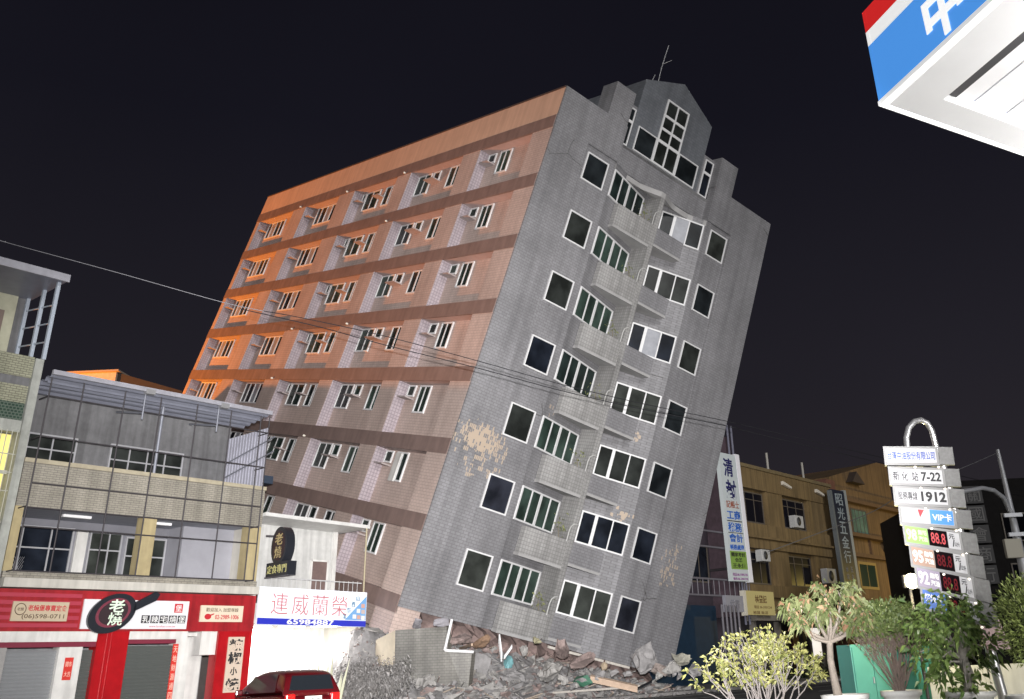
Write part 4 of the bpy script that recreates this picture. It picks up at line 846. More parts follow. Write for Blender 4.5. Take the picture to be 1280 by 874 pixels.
MB().box(-.22, .22, .0, .05, 0, .75, X=basis(at(1250, 812, 18.3), (1, .2, 0), (-.25, 0, 1))).build('notice', mat('notice_pink', (.42, .30, .30), .6, var=.4, vscale=6), ps)
MB().box(-.3, .3, -.3, .3, 0, .12, X=basis(at(1268, 893, 18.5), (1, 0, 0))).build('base', concrete, ps)

# floodlight glaring at the left of the price sign
fp = at(1138, 727, 21)
fl_ = thing('floodlight', 'glaring floodlight on a thin mast behind the petrol price sign', 'lamp', Vector((fp.x, fp.y, 0)))
MB().tube([(fp.x, fp.y + .1, 0), (fp.x, fp.y + .1, fp.z)], .035, 8).build('mast', dk, fl_)
MB().box(fp.x - .13, fp.x + .13, fp.y + .03, fp.y + .16, fp.z - .12, fp.z + .14).build('housing', dk, fl_, bevel=.02)
MB().lathe([(0, -.09), (.08, -.08), (.13, -.03), (.145, .02), (.11, .07), (0, .09)], (0, 0, 0), 20, X=basis((fp.x, fp.y - .10, fp.z), (1, 0, 0)) @ Matrix.Rotation(R(90), 4, 'X')).build('lens', mat('flood_lens', (1, 1, .8), .5, emit=(1, .93, .55), estr=25), fl_)
lamp('flood_lamp', 'POINT', fp + Vector((0, -.4, .05)), 330, (1, .88, .45), shadow_soft_size=.12)
# unseen lamp added for the yellow glow on the ochre building
wl_ = ROW @ Vector((64.5, -9, 7.0))
lamp('facade_fill', 'POINT', wl_, 1500, (1, .74, .2), shadow_soft_size=.2)

# street lamp, pole and cables
lp_ = at(1282, 720, 34)
sl2 = thing('street_lamp', 'grey street lamp pole with a curved arm at the right edge', 'street lamp', Vector((lp_.x, lp_.y, 0)))
gal = mat('pole_grey', (.42, .43, .46), .5, metal=.3, var=.1)
top = at(1247, 562, 34)
MB().tube([at(1296, 795, 34), at(1275, 690, 34), at(1260, 620, 34), top], [.16, .15, .09, .06], 10).build('pole', gal, sl2)
MB().tube([at(1270, 668, 34), at(1263, 640, 33.9), at(1254, 622, 33.6), at(1242, 613, 33.2), at(1228, 610, 32.8), at(1206, 614, 32.3), at(1196, 617, 32.1)], [.09, .085, .08, .075, .07, .06, .06], 10).build('arm', gal, sl2)
MB().box(-.45, .12, -.14, .14, -.08, .07, X=basis(at(1196, 617, 32.1), (1, 0, 0))).build('lamp_head', gal, sl2, bevel=.04)
MB().box(-.35, .2, -.2, 0, -.3, .3, X=basis(at(1268, 686, 33.7), (1, 0, 0))).build('control_box', mat('box_beige', (.4, .38, .32), .6), sl2, bevel=.02)
for py, n_ in ((644, 0), (668, 1)): MB().box(-.3, .3, -.06, .06, -.06, .06, X=basis(at(1266 + n_ * 6, py, 33.8), (1, 0, 0))).build('clamp', gal, sl2)
wire = mat('cable_grey', (.11, .11, .12), .7); wired = mat('cable_dark', (.012, .012, .014), .9, spec=.1)
def cable(label, pts, r, m_, dep):
    P_ = [at(x, y, d_) for (x, y), d_ in zip(pts, dep)]; mb = MB()
    fine = []
    for i in range(len(P_) - 1):
        p0 = P_[max(i - 1, 0)]; p1 = P_[i]; p2 = P_[i + 1]; p3 = P_[min(i + 2, len(P_) - 1)]
        for j in range(8):
            tt = j / 8; fine.append(.5 * ((2 * p1) + (p2 - p0) * tt + (2 * p0 - 5 * p1 + 4 * p2 - p3) * tt * tt + (3 * p1 - p0 - 3 * p2 + p3) * tt ** 3))
    fine.append(P_[-1]); mb.tube(fine, r, 6)
    mb.build('power_cable', m_, base=P_[0], label=label, cat='cable', group='cables over the street')
cable('overhead cable, flash-lit stretch coloured pale, sagging down from the left edge to the pink wall', [(-900, 40), (-60, 283), (0, 301), (140, 339), (275, 377), (330, 389)],   .009, wire, [18, 22, 22.3, 23, 24, 24.4])  # this stretch's flash lighting is put into the paler cable colour
cable('same overhead cable, unlit stretch coloured dark, continuing over the grey wall, the upper of the two', [(330, 389), (380, 398), (480, 420), (600, 452), (700, 480), (800, 504), (910, 527), (1000, 548), (1500, 665)], .011, wired, [24.4, 25, 26, 27, 28, 30, 32, 34, 42])
cable('dark overhead cable running just below the pale one on the grey wall', [(300, 386), (400, 409), (480, 431), (600, 461), (700, 488), (800, 511), (910, 533), (1000, 555), (1500, 672)], .012, wired, [24.5, 25.2, 26, 27, 28, 30, 32, 34, 42])
cable('short cable rising to the top of the street lamp pole', [(1196, 588), (1222, 577), (1247, 566)], .012, wire, [33, 33.5, 34])
cable('thin cable crossing the navy blade sign', [(960, 690), (1030, 664), (1090, 640), (1120, 622)], .02, mat('cable_dim', (.09, .085, .08), .7), [48, 49, 50, 51])

# ------------------------------------------------------------------ plants
bark = mat('grey_bark', (.24, .20, .17), .85, var=.25, vscale=12); bark_p = mat('pale_bark', (.21, .18, .15), .8, var=.25, vscale=10)
def grow(mb, p, d, L, r, depth, spread, nb, tips, up=.15, shrink=.72, segs=3):
    pts = [p]; rr = [r]; q = Vector(p); dd = Vector(d).normalized()
    for i in range(segs):
        dd = (dd + Vector(np.random.normal(0, .14, 3)) + Vector((0, 0, up * .4))).normalized(); q = q + dd * L / segs; pts.append(q.copy()); rr.append(r * (1 - .4 * (i + 1) / segs))
        if depth <= 1: tips.append((q.copy(), dd.copy()))
    mb.tube(pts, rr, 6 if r > .012 else 4, cap=False)
    if depth <= 0: return
    for _ in range(nb):
        a = Vector(np.random.normal(0, 1, 3)); a = (a - dd * a.dot(dd)).normalized()
        grow(mb, q, (dd + a * spread * random.uniform(.6, 1.2) + Vector((0, 0, up))).normalized(), L * shrink * random.uniform(.75, 1.2), r * .6, depth - 1, spread, nb, tips, up, shrink, segs)
def pot(root, c, rad, h):
    MB().lathe([(rad * .55, 0), (rad * .72, h * .35), (rad * .86, h * .72), (rad * .88, h * .80), (rad * 1.0, h * .84), (rad * 1.02, h), (rad * .92, h), (rad * .88, h * .86), (0, h * .86)], c, 28).build('pot', mat('white_pot', (.62, .62, .60), .6, var=.15, vscale=4), root)
    MB().lathe([(0, h * .9), (rad * .6, h * .89), (rad * .87, h * .87)], c, 20).build('soil', mat('soil', (.05, .04, .03), .95, var=.3, vscale=10), root)
def at_ground(px, py, z):                       # pixel on a horizontal plane
    d = crt * ((px - 748) / 1212) - cup * ((py - 275) / 1212) + fw; t_ = (z - CAMH) / d.z; return Vector((0, 0, CAMH)) + d * t_
# potted tree with drooping leaf rosettes
def potted(label, px, Y, rad, h, rim_py):
    c = at(px, rim_py, Y); z0 = c.z - h; r_ = thing('potted_tree', label, 'potted tree', Vector((c.x, c.y, 0)), group='potted plants at the petrol station')
    if z0 > .02: MB().box(c.x - rad, c.x + rad, c.y - rad, c.y + rad, 0, z0).build('plinth', concrete, r_)
    pot(r_, (c.x, c.y, z0), rad, h); return r_, c
Y = 19.3
r1, c = potted('white potted tree with bare forked trunk and drooping leaf clusters', 1056, Y, .42, .5, 868)
mb = MB(); fork = at(1037, 803, Y); tr = [c + Vector((-.12, 0, -.05)), at(1043, 850, Y), at(1038, 825, Y), fork]; mb.tube(tr, [.085, .07, .062, .058], 10)
tips = []
for (px, py, dy) in ((1000, 783, -.1), (1022, 770, .2), (1038, 762, -.2), (1050, 775, .3), (1066, 780, -.1), (1012, 752, .1), (1052, 748, 0), (1032, 742, .1), (1072, 762, .2), (990, 768, .1), (1078, 772, -.15)):
    tip = at(px, py, Y + dy); m_ = fork.lerp(tip, .5) + Vector((0, dy * .2, -.08)); mb.tube([fork, m_, tip], [.04, .028, .02], 7); tips.append(tip)
    for _ in range(2): e_ = tip + Vector(np.random.normal(0, .12, 3)) + Vector((0, 0, .06)); mb.tube([tip, e_], [.018, .012], 5); tips.append(e_)
mb.build('trunk', bark_p, r1)
mb = MB()
for tip in tips:
    for _ in range(34):
        a = random.uniform(0, 6.28); d = Vector((math.cos(a), math.sin(a), random.uniform(-.5, .8))); p = tip + d * random.uniform(.0, .06) + Vector(np.random.normal(0, .045, 3)); leaves(mb, [p], .17, 0 if random.random() < .84 else 1, droop=.65, aspect=.36, dirs=[d])
mb.build('crown', [leafmat('dull_leaf', (.06, .085, .025), (.20, .22, .10)), leafmat('bronze_leaf', (.20, .11, .06), (.34, .22, .13))], r1)
# fan-shaped fine shrub
r2, c = potted('white potted shrub with a dense fan of fine brown twigs', 1126, Y + .2, .36, .5, 863)
mb = MB(); tips = []
for i in range(60):
    a = random.uniform(-1, 1); d = Vector((a * .62, random.uniform(-.45, .45), 1)); grow(mb, c + Vector((random.uniform(-.07, .07), random.uniform(-.07, .07), -.06)), d, .70, .012, 2, .42, 3, tips, up=.22, shrink=.62)
mb.build('trunk', mat('brown_twig', (.17, .13, .11), .85, var=.2, vscale=20), r2)
mb = MB(); zc = c.z
for p, d in tips:
    hh = (p.z - zc) / 1.5
    for _ in range(7 if hh > .62 else (2 if random.random() < .7 else 0)): leaves(mb, [p + Vector(np.random.normal(0, .05, 3))], .06 if hh < .62 else .08, 0 if hh > .6 or random.random() < .5 else 1, droop=.1, aspect=.5, dirs=[d])
mb.build('crown', [leafmat('fine_leaf', (.05, .08, .022), (.15, .19, .06)), leafmat('dry_leaf', (.10, .075, .05), (.20, .15, .11))], r2)
# green large-leaf tree
r3, c = potted('white potted tree with dense glossy green leaves in front of the price pole', 1211, 17.6, .42, .5, 864)
mb = MB(); tips = []; base_ = c + Vector((-.02, 0, -.05)); kn = at(1203, 810, 17.6)
mb.tube([base_, at(1213, 846, 17.6), at(1204, 826, 17.6), kn, at(1205, 790, 17.6)], [.10, .08, .085, .075, .05], 9)
ctr = []
for (px, py, dy, n_) in ((1165, 770, 0, 60), (1190, 765, .2, 60), (1215, 772, 0, 55), (1160, 800, 0, 60), (1178, 822, -.1, 55), (1150, 785, .1, 40), (1228, 808, 0, 50), (1200, 785, -.3, 60), (1222, 828, .1, 40), (1180, 845, -.15, 35), (1208, 858, -.2, 40), (1150, 815, .1, 30), (1196, 757, 0, 30), (1168, 832, .1, 30)):
    tip = at(px, py, 17.6 + dy); mb.tube([kn.lerp(base_, random.uniform(0, .4)), kn.lerp(tip, .6) + Vector((0, 0, .05)), tip], [.03, .02, .012], 6); ctr.append((tip, n_))
mb.build('trunk', mat('pale_trunk', (.30, .28, .25), .8, var=.3, vscale=9), r3)
mb = MB()
for tip, n_ in ctr:
    for _ in range(int(n_ * 1.7)): p = tip + Vector(np.random.normal(0, 1, 3)) * .125; leaves(mb, [p], .14, 0, droop=.35, aspect=.5, dirs=[(p - tip).normalized() + Vector((0, -.2, -.1))])
mb.build('crown', leafmat('glossy_leaf', (.05, .10, .02), (.20, .28, .08), .4), r3)
# soft green tree at the right edge
c = at(1292, 868, 16.5); r4 = thing('potted_tree', 'white potted tree with feathery light green crown at the right edge', 'potted tree', Vector((c.x, c.y, 0)), group='potted plants at the petrol station')
pot(r4, (c.x, c.y, c.z - .5), .42, .5)
mb = MB(); tips = []
grow(mb, c + Vector((0, 0, -.05)), Vector((-.08, 0, 1)), .55, .05, 4, .75, 3, tips, up=.12, shrink=.7)
mb.build('trunk', bark, r4); mb = MB(); cc_ = at(1290, 778, 16.5)
for _ in range(4200):
    v = Vector(np.random.normal(0, 1, 3)); v = v.normalized() * (random.random() ** .4); p = cc_ + Vector((v.x * .55, v.y * .5, v.z * .72)); leaves(mb, [p], .085, 0, droop=.1, aspect=.3, dirs=[v + Vector((0, 0, .4))])
mb.build('crown', leafmat('soft_leaf', (.10, .14, .03), (.27, .33, .10)), r4)
# yellow-leaved bush
c = at(958, 900, 20.5); c.z = .25
r5 = thing('shrub', 'wide multi-stemmed shrub with yellow green leaves in front of the dark shops', 'shrub', Vector((c.x, c.y, 0)))
mb = MB(); tips = []
for i in range(26):
    a = random.uniform(-1.15, 1.15); d = Vector((a * .95, random.uniform(-.7, .7), 1)); grow(mb, c + Vector((random.uniform(-.16, .16), random.uniform(-.12, .12), -.25)), d, .84, .022, 2, .5, 2, tips, up=.14, shrink=.66)
mb.build('trunk', mat('shrub_stem', (.20, .18, .17), .85, var=.25, vscale=15), r5)
mb = MB()
for p, d in tips:
    if random.random() < (.8 if p.z < .8 else .42): continue
    for _ in range(9): leaves(mb, [p + Vector(np.random.normal(0, .04, 3))], .105, 0 if random.random() < .7 else 1, droop=.25, aspect=.42, dirs=[d + Vector(np.random.normal(0, .6, 3))])
mb.build('crown', [leafmat('yellow_leaf', (.13, .135, .04), (.33, .32, .115)), leafmat('olive_leaf', (.10, .12, .03), (.22, .23, .07))], r5)
# teal cabinets, low white wall, planter kerb
teal = mat('teal_paint', (.06, .24, .20), .5, var=.12, vscale=1.5)
def cabinet(label, pxl, pxr, pyt, Y, dep=.6):
    a = at(pxl, pyt, Y); b_ = at(pxr, pyt, Y + .25); c_ = thing('utility_cabinet', label, 'cabinet', Vector((a.x, a.y, 0)), group='teal cabinets at the petrol station')
    xd = (b_ - a); w_ = xd.length; X = basis((a.x, a.y, 0), (xd.x, xd.y, 0)); h_ = a.z
    MB().box(0, w_, 0, dep, .08, h_, X=X).build('case', teal, c_, bevel=.01); MB().box(.03, w_ - .03, .03, dep - .03, 0, .08, X=X).build('foot', concrete, c_)
    MB().box(.03, w_ / 2 - .01, -.02, 0, .14, h_ - .05, X=X).build('door', teal, c_); MB().box(w_ / 2 + .01, w_ - .03, -.02, 0, .14, h_ - .05, X=X).build('door', teal, c_)
    MB().box(w_ / 2 - .05, w_ / 2 - .03, -.05, -.02, h_ * .5, h_ * .5 + .12, X=X).build('handle', steel, c_)
cabinet('teal utility cabinet left of the fan shaped shrub', 1062, 1112, 806, 22.0)
cabinet('teal utility cabinet behind the fan shaped shrub', 1140, 1166, 808, 22.2)
a = at(1159, 834, 21.2); b_ = at(1330, 826, 20.2); xd = b_ - a
MB().box(0, xd.length, 0, .25, 0, a.z, X=basis((a.x, a.y, 0), (xd.x, xd.y, 0))).build('low_wall', white, base=(a.x, a.y, 0), label='low white wall behind the potted trees', cat='wall')
a = at(880, 868, 23); b_ = at(1330, 866, 19)

# ================================================================== RED CAR
rear = at(394, 838, 27); rear.z = 0
hdv = Vector((-.66, .75, 0)).normalized(); rtv = Vector((hdv.y, -hdv.x, 0))
CARM = Matrix((rtv, hdv, Vector((0, 0, 1)))).transposed().to_4x4(); CARM.translation = rear
car = thing('parked_car', 'red hatchback parked nose-in before the small white shop', 'car', (0, 0, 0), CARM)
cpaint = mat('car_red', (.06, .003, .005), .22, spec=.6); cglass = mat('car_glass', (.01, .012, .015), .08); tyre = mat('tyre', (.02, .02, .02), .8); rimm = mat('rim', (.5, .5, .5), .35, metal=.6)
def loft(secs, m=0):
    mb = MB(); n = len(secs[0]); vs = [p for s_ in secs for p in s_]
    fs = [(i * n + j, i * n + (j + 1) % n, (i + 1) * n + (j + 1) % n, (i + 1) * n + j) for i in range(len(secs) - 1) for j in range(n)]
    mb.add(vs, fs, m, True); mb.add(secs[0], [list(range(n))[::-1]], m); mb.add(secs[-1], [list(range(n))], m); return mb
def ring(y, z0, z1, w0, w1, n=5):
    hw = [(w0 * .96, z0), (w0, z0 + (z1 - z0) * .3), (w0, z0 + (z1 - z0) * .6), ((w0 + w1) / 2, z0 + (z1 - z0) * .9), (w1, z1)]
    return [(-w_, y, z_) for w_, z_ in hw] + [(w_, y, z_) for w_, z_ in hw[::-1]]
loft([ring(.0, .42, .86, .70, .68), ring(.05, .34, .95, .80, .74), ring(.35, .28, 1.0, .86, .80), ring(1.2, .25, .99, .87, .81), ring(2.6, .25, .97, .87, .80), ring(3.4, .27, .90, .85, .74), ring(4.0, .32, .78, .78, .66), ring(4.2, .42, .66, .66, .58)]).build('body', cpaint, car).modifiers.new('smooth', 'SUBSURF').levels = 2
def ring2(y, z0, z1, w0, w1):
    hw = [(w0, z0), (w0 * .97, z0 + (z1 - z0) * .4), (w1 * 1.06, z0 + (z1 - z0) * .85), (w1, z1)]
    return [(-w_, y, z_) for w_, z_ in hw] + [(w_, y, z_) for w_, z_ in hw[::-1]]
loft([ring2(.10, .93, 1.0, .77, .74), ring2(.22, .95, 1.42, .78, .58), ring2(.5, .95, 1.54, .79, .60), ring2(1.5, .95, 1.57, .79, .62), ring2(2.2, .95, 1.50, .79, .60), ring2(3.1, .93, .98, .78, .72)]).build('cabin', cpaint, car).modifiers.new('smooth', 'SUBSURF').levels = 2
gl = MB(); gl.add([(-.60, .115, 1.06), (.60, .115, 1.06), (.52, .20, 1.40), (-.52, .20, 1.40)], [(0, 1, 2, 3)]); gl.build('rear_window', cglass, car)
for sx in (-1, 1):
    MB().add([(sx * .80, .5, 1.04), (sx * .80, 2.5, 1.02), (sx * .685, 2.1, 1.42), (sx * .665, .7, 1.46)], [(0, 1, 2, 3)]).build('side_window', cglass, car)
    MB().box(sx * .60 - .12, sx * .60 + .12, -.03, .1, .72, .98).build('tail_light', mat('tail_red', (.5, .01, .01), .2, emit=(1, .02, .02), estr=.05), car, bevel=.03)
    for y in (.8, 3.35):
        w_ = MB().lathe([(.18, -.1), (.31, -.1), (.33, -.05), (.33, .05), (.31, .1), (.18, .1)], (0, 0, 0), 24, X=Matrix.Translation((sx * .79, y, .33)) @ Matrix.Rotation(R(90), 4, 'Y')).build('wheel', tyre, car)
        MB().lathe([(0, -.11), (.19, -.10), (.19, .10), (0, .11)], (0, 0, 0), 20, X=Matrix.Translation((sx * .79, y, .33)) @ Matrix.Rotation(R(90), 4, 'Y')).build('rim', rimm, w_)
    MB().box(sx * .92 - .09, sx * .92 + .09, 2.45, 2.55, .98, 1.12).build('mirror', cpaint, car, bevel=.03)
MB().box(-.80, .80, -.06, .2, .36, .60).build('bumper', cpaint, car, bevel=.05)
MB().box(-.22, .22, -.03, -.0, .76, .92).build('number_plate', white, car); MB().text('3158-QN', basis((0, -.031, .84), (1, 0, 0)), .36, .09, bold=.02, depth=.004).build('plate_text', ink, car)

# ================================================================== RUBBLE
rub = mat('broken_concrete', (.25, .242, .24), .95, var=.35, vscale=3, bump=.6); rub2 = mat('dusty_concrete', (.31, .30, .285), .95, var=.35, vscale=4, bump=.6); brickm = mat('broken_brick', (.26, .20, .185), .95, var=.35, vscale=5, bump=.5); ochd = mat('ochre_rubble', (.30, .24, .17), .95, var=.3, vscale=4)
def hull(c, sx, sy, sz, n=14, rot=None, rough=0):
    """an angular broken lump: convex hull of scattered points, its faces split and roughened when rough > 0"""
    bm = bmesh.new()
    for _ in range(n):
        v = Vector(np.random.uniform(-1, 1, 3)); mxv = max(abs(v.x), abs(v.y), abs(v.z)); v = v / mxv * random.uniform(.75, 1)
        bm.verts.new((v.x * sx, v.y * sy, v.z * sz))
    res = bmesh.ops.convex_hull(bm, input=bm.verts); bmesh.ops.delete(bm, geom=[g_ for g_ in res['geom_interior'] if isinstance(g_, bmesh.types.BMVert)], context='VERTS')
    if rough:
        bmesh.ops.subdivide_edges(bm, edges=bm.edges[:], cuts=2, use_grid_fill=True); bmesh.ops.triangulate(bm, faces=bm.faces[:])
        a_ = rough * min(sx, sy, sz)
        for v in bm.verts: v.co += Vector(np.random.normal(0, a_, 3))
    bm.verts.index_update(); q = Matrix.Rotation(random.uniform(0, 6.28), 4, 'Z') @ Matrix.Rotation(random.uniform(-.5, .5), 4, 'X') @ Matrix.Rotation(random.uniform(-.5, .5), 4, 'Y') if rot is None else rot
    vs = [Vector(c) + (q @ v.co) for v in bm.verts]; fs = [[v.index for v in f.verts] for f in bm.faces]; bm.free(); return vs, fs
# heap: a rough mound under the broken front edge, with loose bits
def heap_h(s_, y_):
    f_ = (y_ + 7.4) / 6.9
    if f_ <= 0 or f_ > 1.02 or s_ < -1.1 or s_ > 18.5: return 0
    side = min(1, max(0, (s_ + 1.1) / 2.2)) * min(1, max(0, (18.5 - s_) / 2.5))
    prof = math.sin(min(1, f_ * 1.6) * math.pi / 2) ** 1.2
    ex = max(0, min(1, (f_ - (.66 - .024 * s_)) / .2)) * max(0, 2.1 - .12 * s_) * min(1, max(0, (s_ - .6) / 1.2))
    return side * ((1.25 - .035 * max(0, s_)) * prof + ex)
mb = MB(); nx, ny = 90, 30; vs = []
for i in range(nx + 1):
    for j in range(ny + 1):
        s_ = -1.5 + 20.3 * i / nx; y_ = -7.5 + 7.0 * j / ny; h_ = heap_h(s_, y_)
        vs.append((s_ + random.uniform(-.06, .06), y_, max(.005, h_ + random.uniform(-.13, .13) * min(1, h_ * 2))))
fs = [(i * (ny + 1) + j, (i + 1) * (ny + 1) + j, (i + 1) * (ny + 1) + j + 1, i * (ny + 1) + j + 1) for i in range(nx) for j in range(ny)]
mb.add(vs, fs)
for _ in range(2800):
    s_ = random.uniform(-1.2, 18.3); y_ = random.uniform(-8.3, -.8); h_ = heap_h(s_, y_); f_ = (y_ + 7.4) / 6.9
    sz = random.uniform(.03, .10) if random.random() < .82 or f_ < .05 else random.uniform(.10, .26)
    v_, f2 = hull((s_, y_, h_ + random.uniform(-.02, .08) + sz * .2), sz * random.uniform(.8, 2), sz, sz * random.uniform(.4, .9), 9)
    mb.add(v_, f2, random.choice((0, 0, 1, 1, 1, 2) if f_ < .6 else (0, 1, 2, 2)))
for _ in range(160):
    s_ = random.uniform(0, 17.5); y_ = random.uniform(-7.6, -2.5); p0 = Vector((s_, y_, heap_h(s_, y_) + .06)); a_ = random.uniform(0, 6.28); L_ = random.uniform(.3, .9)
    p1 = p0 + Vector((math.cos(a_) * L_, math.sin(a_) * L_, random.uniform(-.05, .25))); mb.tube([p0, p1], random.uniform(.012, .035), 4, m=random.choice((1, 2, 3)))
mb.build('rubble', [rub, rub2, brickm, mat('splinter', (.42, .35, .28), .85, var=.3, vscale=8)], frame=ROW, kind='stuff', label='heap of broken concrete and brick under the leaning block', cat='rubble')
RI = ROW.inverted()
def at_heap(px, py, lift=0):                    # where the line of sight through a pixel first meets the heap, the street or the block
    Y = 33.
    while Y < 47:
        p = at(px, py, Y); q = RI @ p
        if q.z <= heap_h(q.x, q.y) + lift + .02: return p
        Y += .12
    return at(px, py, 41.5)
def chunk(label, px, py, Y, sx, sy, sz, m_, rot=None, n=14, name='concrete_chunk', cat='concrete chunk', grp='broken chunks under the leaning block'):
    c = at_heap(px, py, sz * .3); v_, f_ = hull(c, sx * .66, sy * .6, sz * .58, n, rot, .11); MB().add(v_, f_).build(name, m_, base=c, label=label, cat=cat, group=grp)
Yr = 37.5
for (lab, px, py, sx, sy, sz, m_) in (
    ('large lilac grey slab tilted against the broken wall corner', 600, 830, .8, .4, 1.0, rub), ('long grey block in the middle of the rubble heap', 640, 845, 1.1, .5, .40, rub),
    ('broad grey block below the pink debris', 690, 838, 1.15, .5, .45, rub2), ('pale grey boulder-like chunk at the right foot of the block', 842, 838, .55, .5, .5, rub2),
    ('yellowish grey chunk under the right corner of the block', 852, 822, .5, .45, .5, mat('yellow_concrete', (.30, .29, .24), .95, var=.3, vscale=4, bump=.5)), ('rounded grey chunk farthest right in the rubble', 868, 840, .4, .4, .38, rub),
    ('tall dusty chunk torn from the lower right wall', 806, 822, .75, .4, .85, rub), ('brown grey wedge right of the broken timber', 826, 838, .6, .4, .35, mat('brown_concrete', (.25, .21, .19), .95, var=.3, vscale=4)),
    ('ochre lump of plaster near the broken timber', 755, 833, .22, .2, .28, ochd), ('grey chunk left below the broken wall corner', 530, 852, .8, .5, .35, rub2), ('low grey chunk at the left end of the heap', 498, 850, .6, .4, .4, rub), ('dusty chunk between wall corner and slab', 570, 850, .5, .4, .3, rub2),
    ('grey chunk under the cyan board', 632, 850, .5, .4, .3, rub), ('dark chunk at the foot of the heap in the middle', 730, 852, .5, .35, .25, rub), ('pale fragment hanging under the left balcony', 655, 815, .4, .3, .35, rub2), ('olive stained fragment below the left balcony', 672, 802, .35, .3, .3, mat('olive_concrete', (.30, .28, .18), .95, var=.35, vscale=5))):
    chunk(lab, px, py, Yr, sx, sy, sz, m_)
for _ in range(34):
    chunk('fist to knee sized grey concrete lump lying on the rubble heap', random.uniform(490, 850), random.uniform(838, 862), random.uniform(34.5, 37), random.uniform(.15, .35), random.uniform(.15, .3), random.uniform(.1, .25), random.choice((rub, rub2)), name='concrete_lump', cat='concrete lump', grp='small lumps on the rubble')
# jagged plaster along the broken lower edge
for (lab, px, py, sx, sz) in (('jagged lavender grey plaster edge over the standing wall corner', 520, 780, .9, .35), ('torn plaster tip beside the white window frame', 552, 778, .55, .3)):
    chunk(lab, px, py, 40.4, sx, .2, sz, mat('lavender_plaster', (.27, .26, .28), .95, var=.3, vscale=4, bump=.5), name='plaster_fragment', cat='plaster fragment')
for i in range(6):
    p0 = at_heap(random.uniform(560, 830), random.uniform(825, 848)); pts = [p0]
    d0 = Vector((random.uniform(-1, 1), random.uniform(-.6, .2), random.uniform(.1, 1.2))).normalized()
    for _ in range(4): d0 = (d0 + Vector(np.random.normal(0, .35, 3))).normalized(); pts.append(pts[-1] + d0 * random.uniform(.2, .4))
    MB().tube(pts, .010, 5).build('rebar', mat('rusty_bar', (.08, .06, .05), .8, var=.3, vscale=20), base=p0, label='thin bent rusty reinforcing bar sticking out of the rubble', cat='rebar', group='bent bars in the rubble')
# standing remnant of the ground floor wall
Yw = 41.2
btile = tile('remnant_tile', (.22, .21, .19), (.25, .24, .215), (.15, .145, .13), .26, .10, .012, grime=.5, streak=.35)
t = thing('wall_remnant', 'standing corner of beige tiled ground floor wall in the rubble', 'wall', at(540, 850, Yw))
a = at(494, 788, Yw); b_ = at(558, 783, Yw + .9); c_ = at(560, 812, Yw + .9); d_ = at(590, 815, Yw + 1.2); e_ = at(584, 850, Yw + 1.2); f_ = at(494, 852, Yw)
th = Vector((.1, .35, 0)); ring_ = [a, b_, c_, d_, e_, f_]; ring_[4].z = min(ring_[4].z, .3); ring_[5].z = min(ring_[5].z, .3)
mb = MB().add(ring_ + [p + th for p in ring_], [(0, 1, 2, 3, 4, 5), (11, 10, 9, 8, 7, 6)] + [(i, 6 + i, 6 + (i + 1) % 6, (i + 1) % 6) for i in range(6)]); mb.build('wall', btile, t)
a2 = at(470, 800, Yw + 1.2); MB().add([a, f_, Vector((a2.x, a2.y, .2)), a2, a + th, f_ + th, Vector((a2.x + .2, a2.y, .2)), a2 + Vector((.2, 0, 0))], [(0, 1, 2, 3), (7, 6, 5, 4), (0, 3, 7, 4)]).build('side_wall', mat('lit_cream_tile', (.50, .44, .34), .7, var=.15), t)  # light falling on this side is put into the brighter cream
fr_ = MB().tube([at(565, 774, Yw + .6), at(556, 813, Yw + .75)], .07, 4).tube([at(556, 813, Yw + .75), at(592, 815, Yw + 1.1)], .07, 4)
fr_.build('window_frame', white_frame, t)
# debris between: pink brick, timber, boards
for (lab, px, py, sx, sy, sz, m_) in (('pink brick debris behind the bent white frame', 578, 800, .8, .4, .32, brickm), ('brown broken brick above the grey slab', 604, 803, .7, .4, .2, mat('brown_brick', (.22, .14, .09), .95, var=.4, vscale=6)), ('dusty pink brick debris under the right balconies', 702, 812, 1.0, .5, .3, brickm), ('reddish brick debris beside the ochre lump', 728, 825, .9, .4, .3, brickm)):
    chunk(lab, px, py, 38.6, sx, sy, sz, m_, name='brick_debris', cat='brick debris', n=22)
def plank(label, p0, p1, Y0, Y1, w_, th_, m_, name='timber', cat='timber', grp='boards and bars in the rubble'):
    a = at_heap(*p0, .08) if Y0 < 39 else at(*p0, Y0); b_ = at_heap(*p1, .08) if Y1 < 39 else at(*p1, Y1); xd = b_ - a; X = basis(a, xd, Vector((.1, -.3, 1))); MB().box(0, xd.length, -th_ / 2, th_ / 2, -w_ / 2, w_ / 2, X=X).build(name, m_, base=a, label=label, cat=cat, group=grp)
wood = mat('raw_timber', (.46, .34, .25), .8, var=.2, vscale=6); pale = mat('pale_board', (.62, .58, .52), .8, var=.15, vscale=5)
plank('thick pale broken timber lying over the rubble', (738, 848), (797, 861), 35.5, 35.2, .22, .2, wood)
plank('long thin pale batten along the foot of the heap', (690, 866), (800, 858), 34.8, 35, .08, .1, pale)
plank('dark bar lying right of the broken timber', (797, 860), (815, 852), 35, 35.3, .07, .07, wired)
plank('upright white board left of the cyan board', (624, 798), (627, 822), 37.6, 37.3, .3, .06, white_frame)
plank('leaning white strip right of the upright white board', (640, 808), (630, 822), 37.5, 37.3, .14, .06, white_frame)
plank('thin pale stick leaning on the grey slab', (594, 838), (584, 862), 36, 35.6, .07, .07, pale)
plank('pale lath in the brick debris behind the white frame', (574, 811), (590, 806), 37.8, 37.9, .1, .06, wood)
B(7.7, 10.9, -.03, .1, -21.46, -21.36).build('bottom_trim', pale, bb); B(11.2, 12.6, .04, .2, -21.46, -21.36).build('bottom_trim', pale, bb)
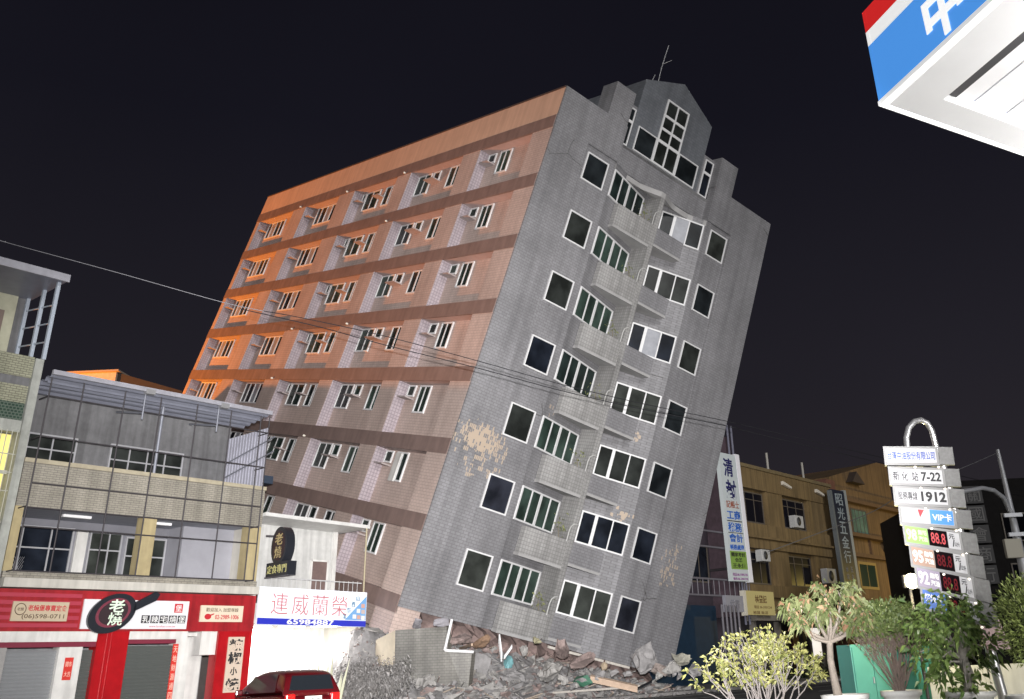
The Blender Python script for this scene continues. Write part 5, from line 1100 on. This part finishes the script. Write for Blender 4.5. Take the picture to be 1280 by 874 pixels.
B(.48, .56, 4.64, 5.1, -16.75, -15.5).build('open_sash', white, bb)
c = at_heap(634, 828, .15); v_, f_ = hull(c, .5, .25, .26, 16, None, .1); MB().add(v_, f_).build('cyan_board', mat('cyan_sheet', (.20, .42, .44), .6, var=.15), base=c, label='crumpled cyan sheet in the middle of the rubble', cat='sheet')
c = at(770, 858, 35); gb_ = at_heap(728, 852, .1); v_, f_ = hull(gb_, .5, .2, .2, 12); MB().add(v_, f_).build('green_board', mat('green_sheet', (.04, .13, .08), .6), base=gb_, label='dark green sheet scrap below the pink brick debris', cat='sheet')
# dusty broken shrub and hanging cables left of the heap
c = at(466, 880, 32); c.z = 0
r6 = thing('shrub', 'grey dust-covered shrub between the parked car and the wall remnant', 'shrub', c)
mb = MB(); tips = []
for i in range(15):
    a_ = random.uniform(-.7, .8); grow(mb, c + Vector((random.uniform(-.3, .3), random.uniform(-.3, .3), 0)), Vector((a_ * .55, random.uniform(-.5, .5), 1)), .85, .024, 2, .6, 3, tips, up=.05, shrink=.6)
mb.build('trunk', mat('dusty_stem', (.15, .14, .13), .9, var=.3, vscale=8), r6); mb = MB()
for p, d in tips:
    for _ in range(11): leaves(mb, [p + Vector(np.random.normal(0, .15, 3))], .10, 0, droop=.5, aspect=.35, dirs=[d + Vector((0, 0, -.8))])
mb.build('crown', leafmat('dusty_leaf', (.07, .068, .064), (.19, .18, .175)), r6)
c = at(412, 870, 29.5); c.z = 0
r7 = thing('shrub', 'pale spiky plant of long upright blades right of the parked car', 'shrub', c)
mb = MB()
for i in range(16):
    a_ = random.uniform(-1, 1); b0 = c + Vector((a_ * .35, random.uniform(-.2, .2), .3)); tip = b0 + Vector((a_ * .3 + random.uniform(-.1, .1), random.uniform(-.2, .2), random.uniform(.9, 1.7))); m_ = b0.lerp(tip, .55) + Vector((0, 0, .1)); s_ = Vector((.035, .01, 0))
    mb.add([b0 - s_ * .5, b0 + s_ * .5, m_ + s_, tip, m_ - s_], [(0, 1, 2, 3, 4)])
mb.build('leaf_blades', leafmat('pale_blade', (.12, .125, .07), (.26, .26, .18)), r7)
MB().tube([c + Vector((0, 0, 0)), c + Vector((0, 0, .5))], .1, 8).build('trunk', bark, r7)
# low dark hedge of clutter before the right shops
c1_ = ROW @ Vector((31, -3.2, 0)); mb = MB()
for i in range(420): p = ROW @ Vector((random.uniform(31, 46), random.uniform(-4, -3), abs(random.gauss(0, .45)))); leaves(mb, [p], .45, 0)
mb.build('ground_cover', leafmat('dark_leaf', (.02, .03, .015), (.07, .085, .04)), base=c1_, kind='stuff', label='dark low planting before the shops on the right', cat='planting')
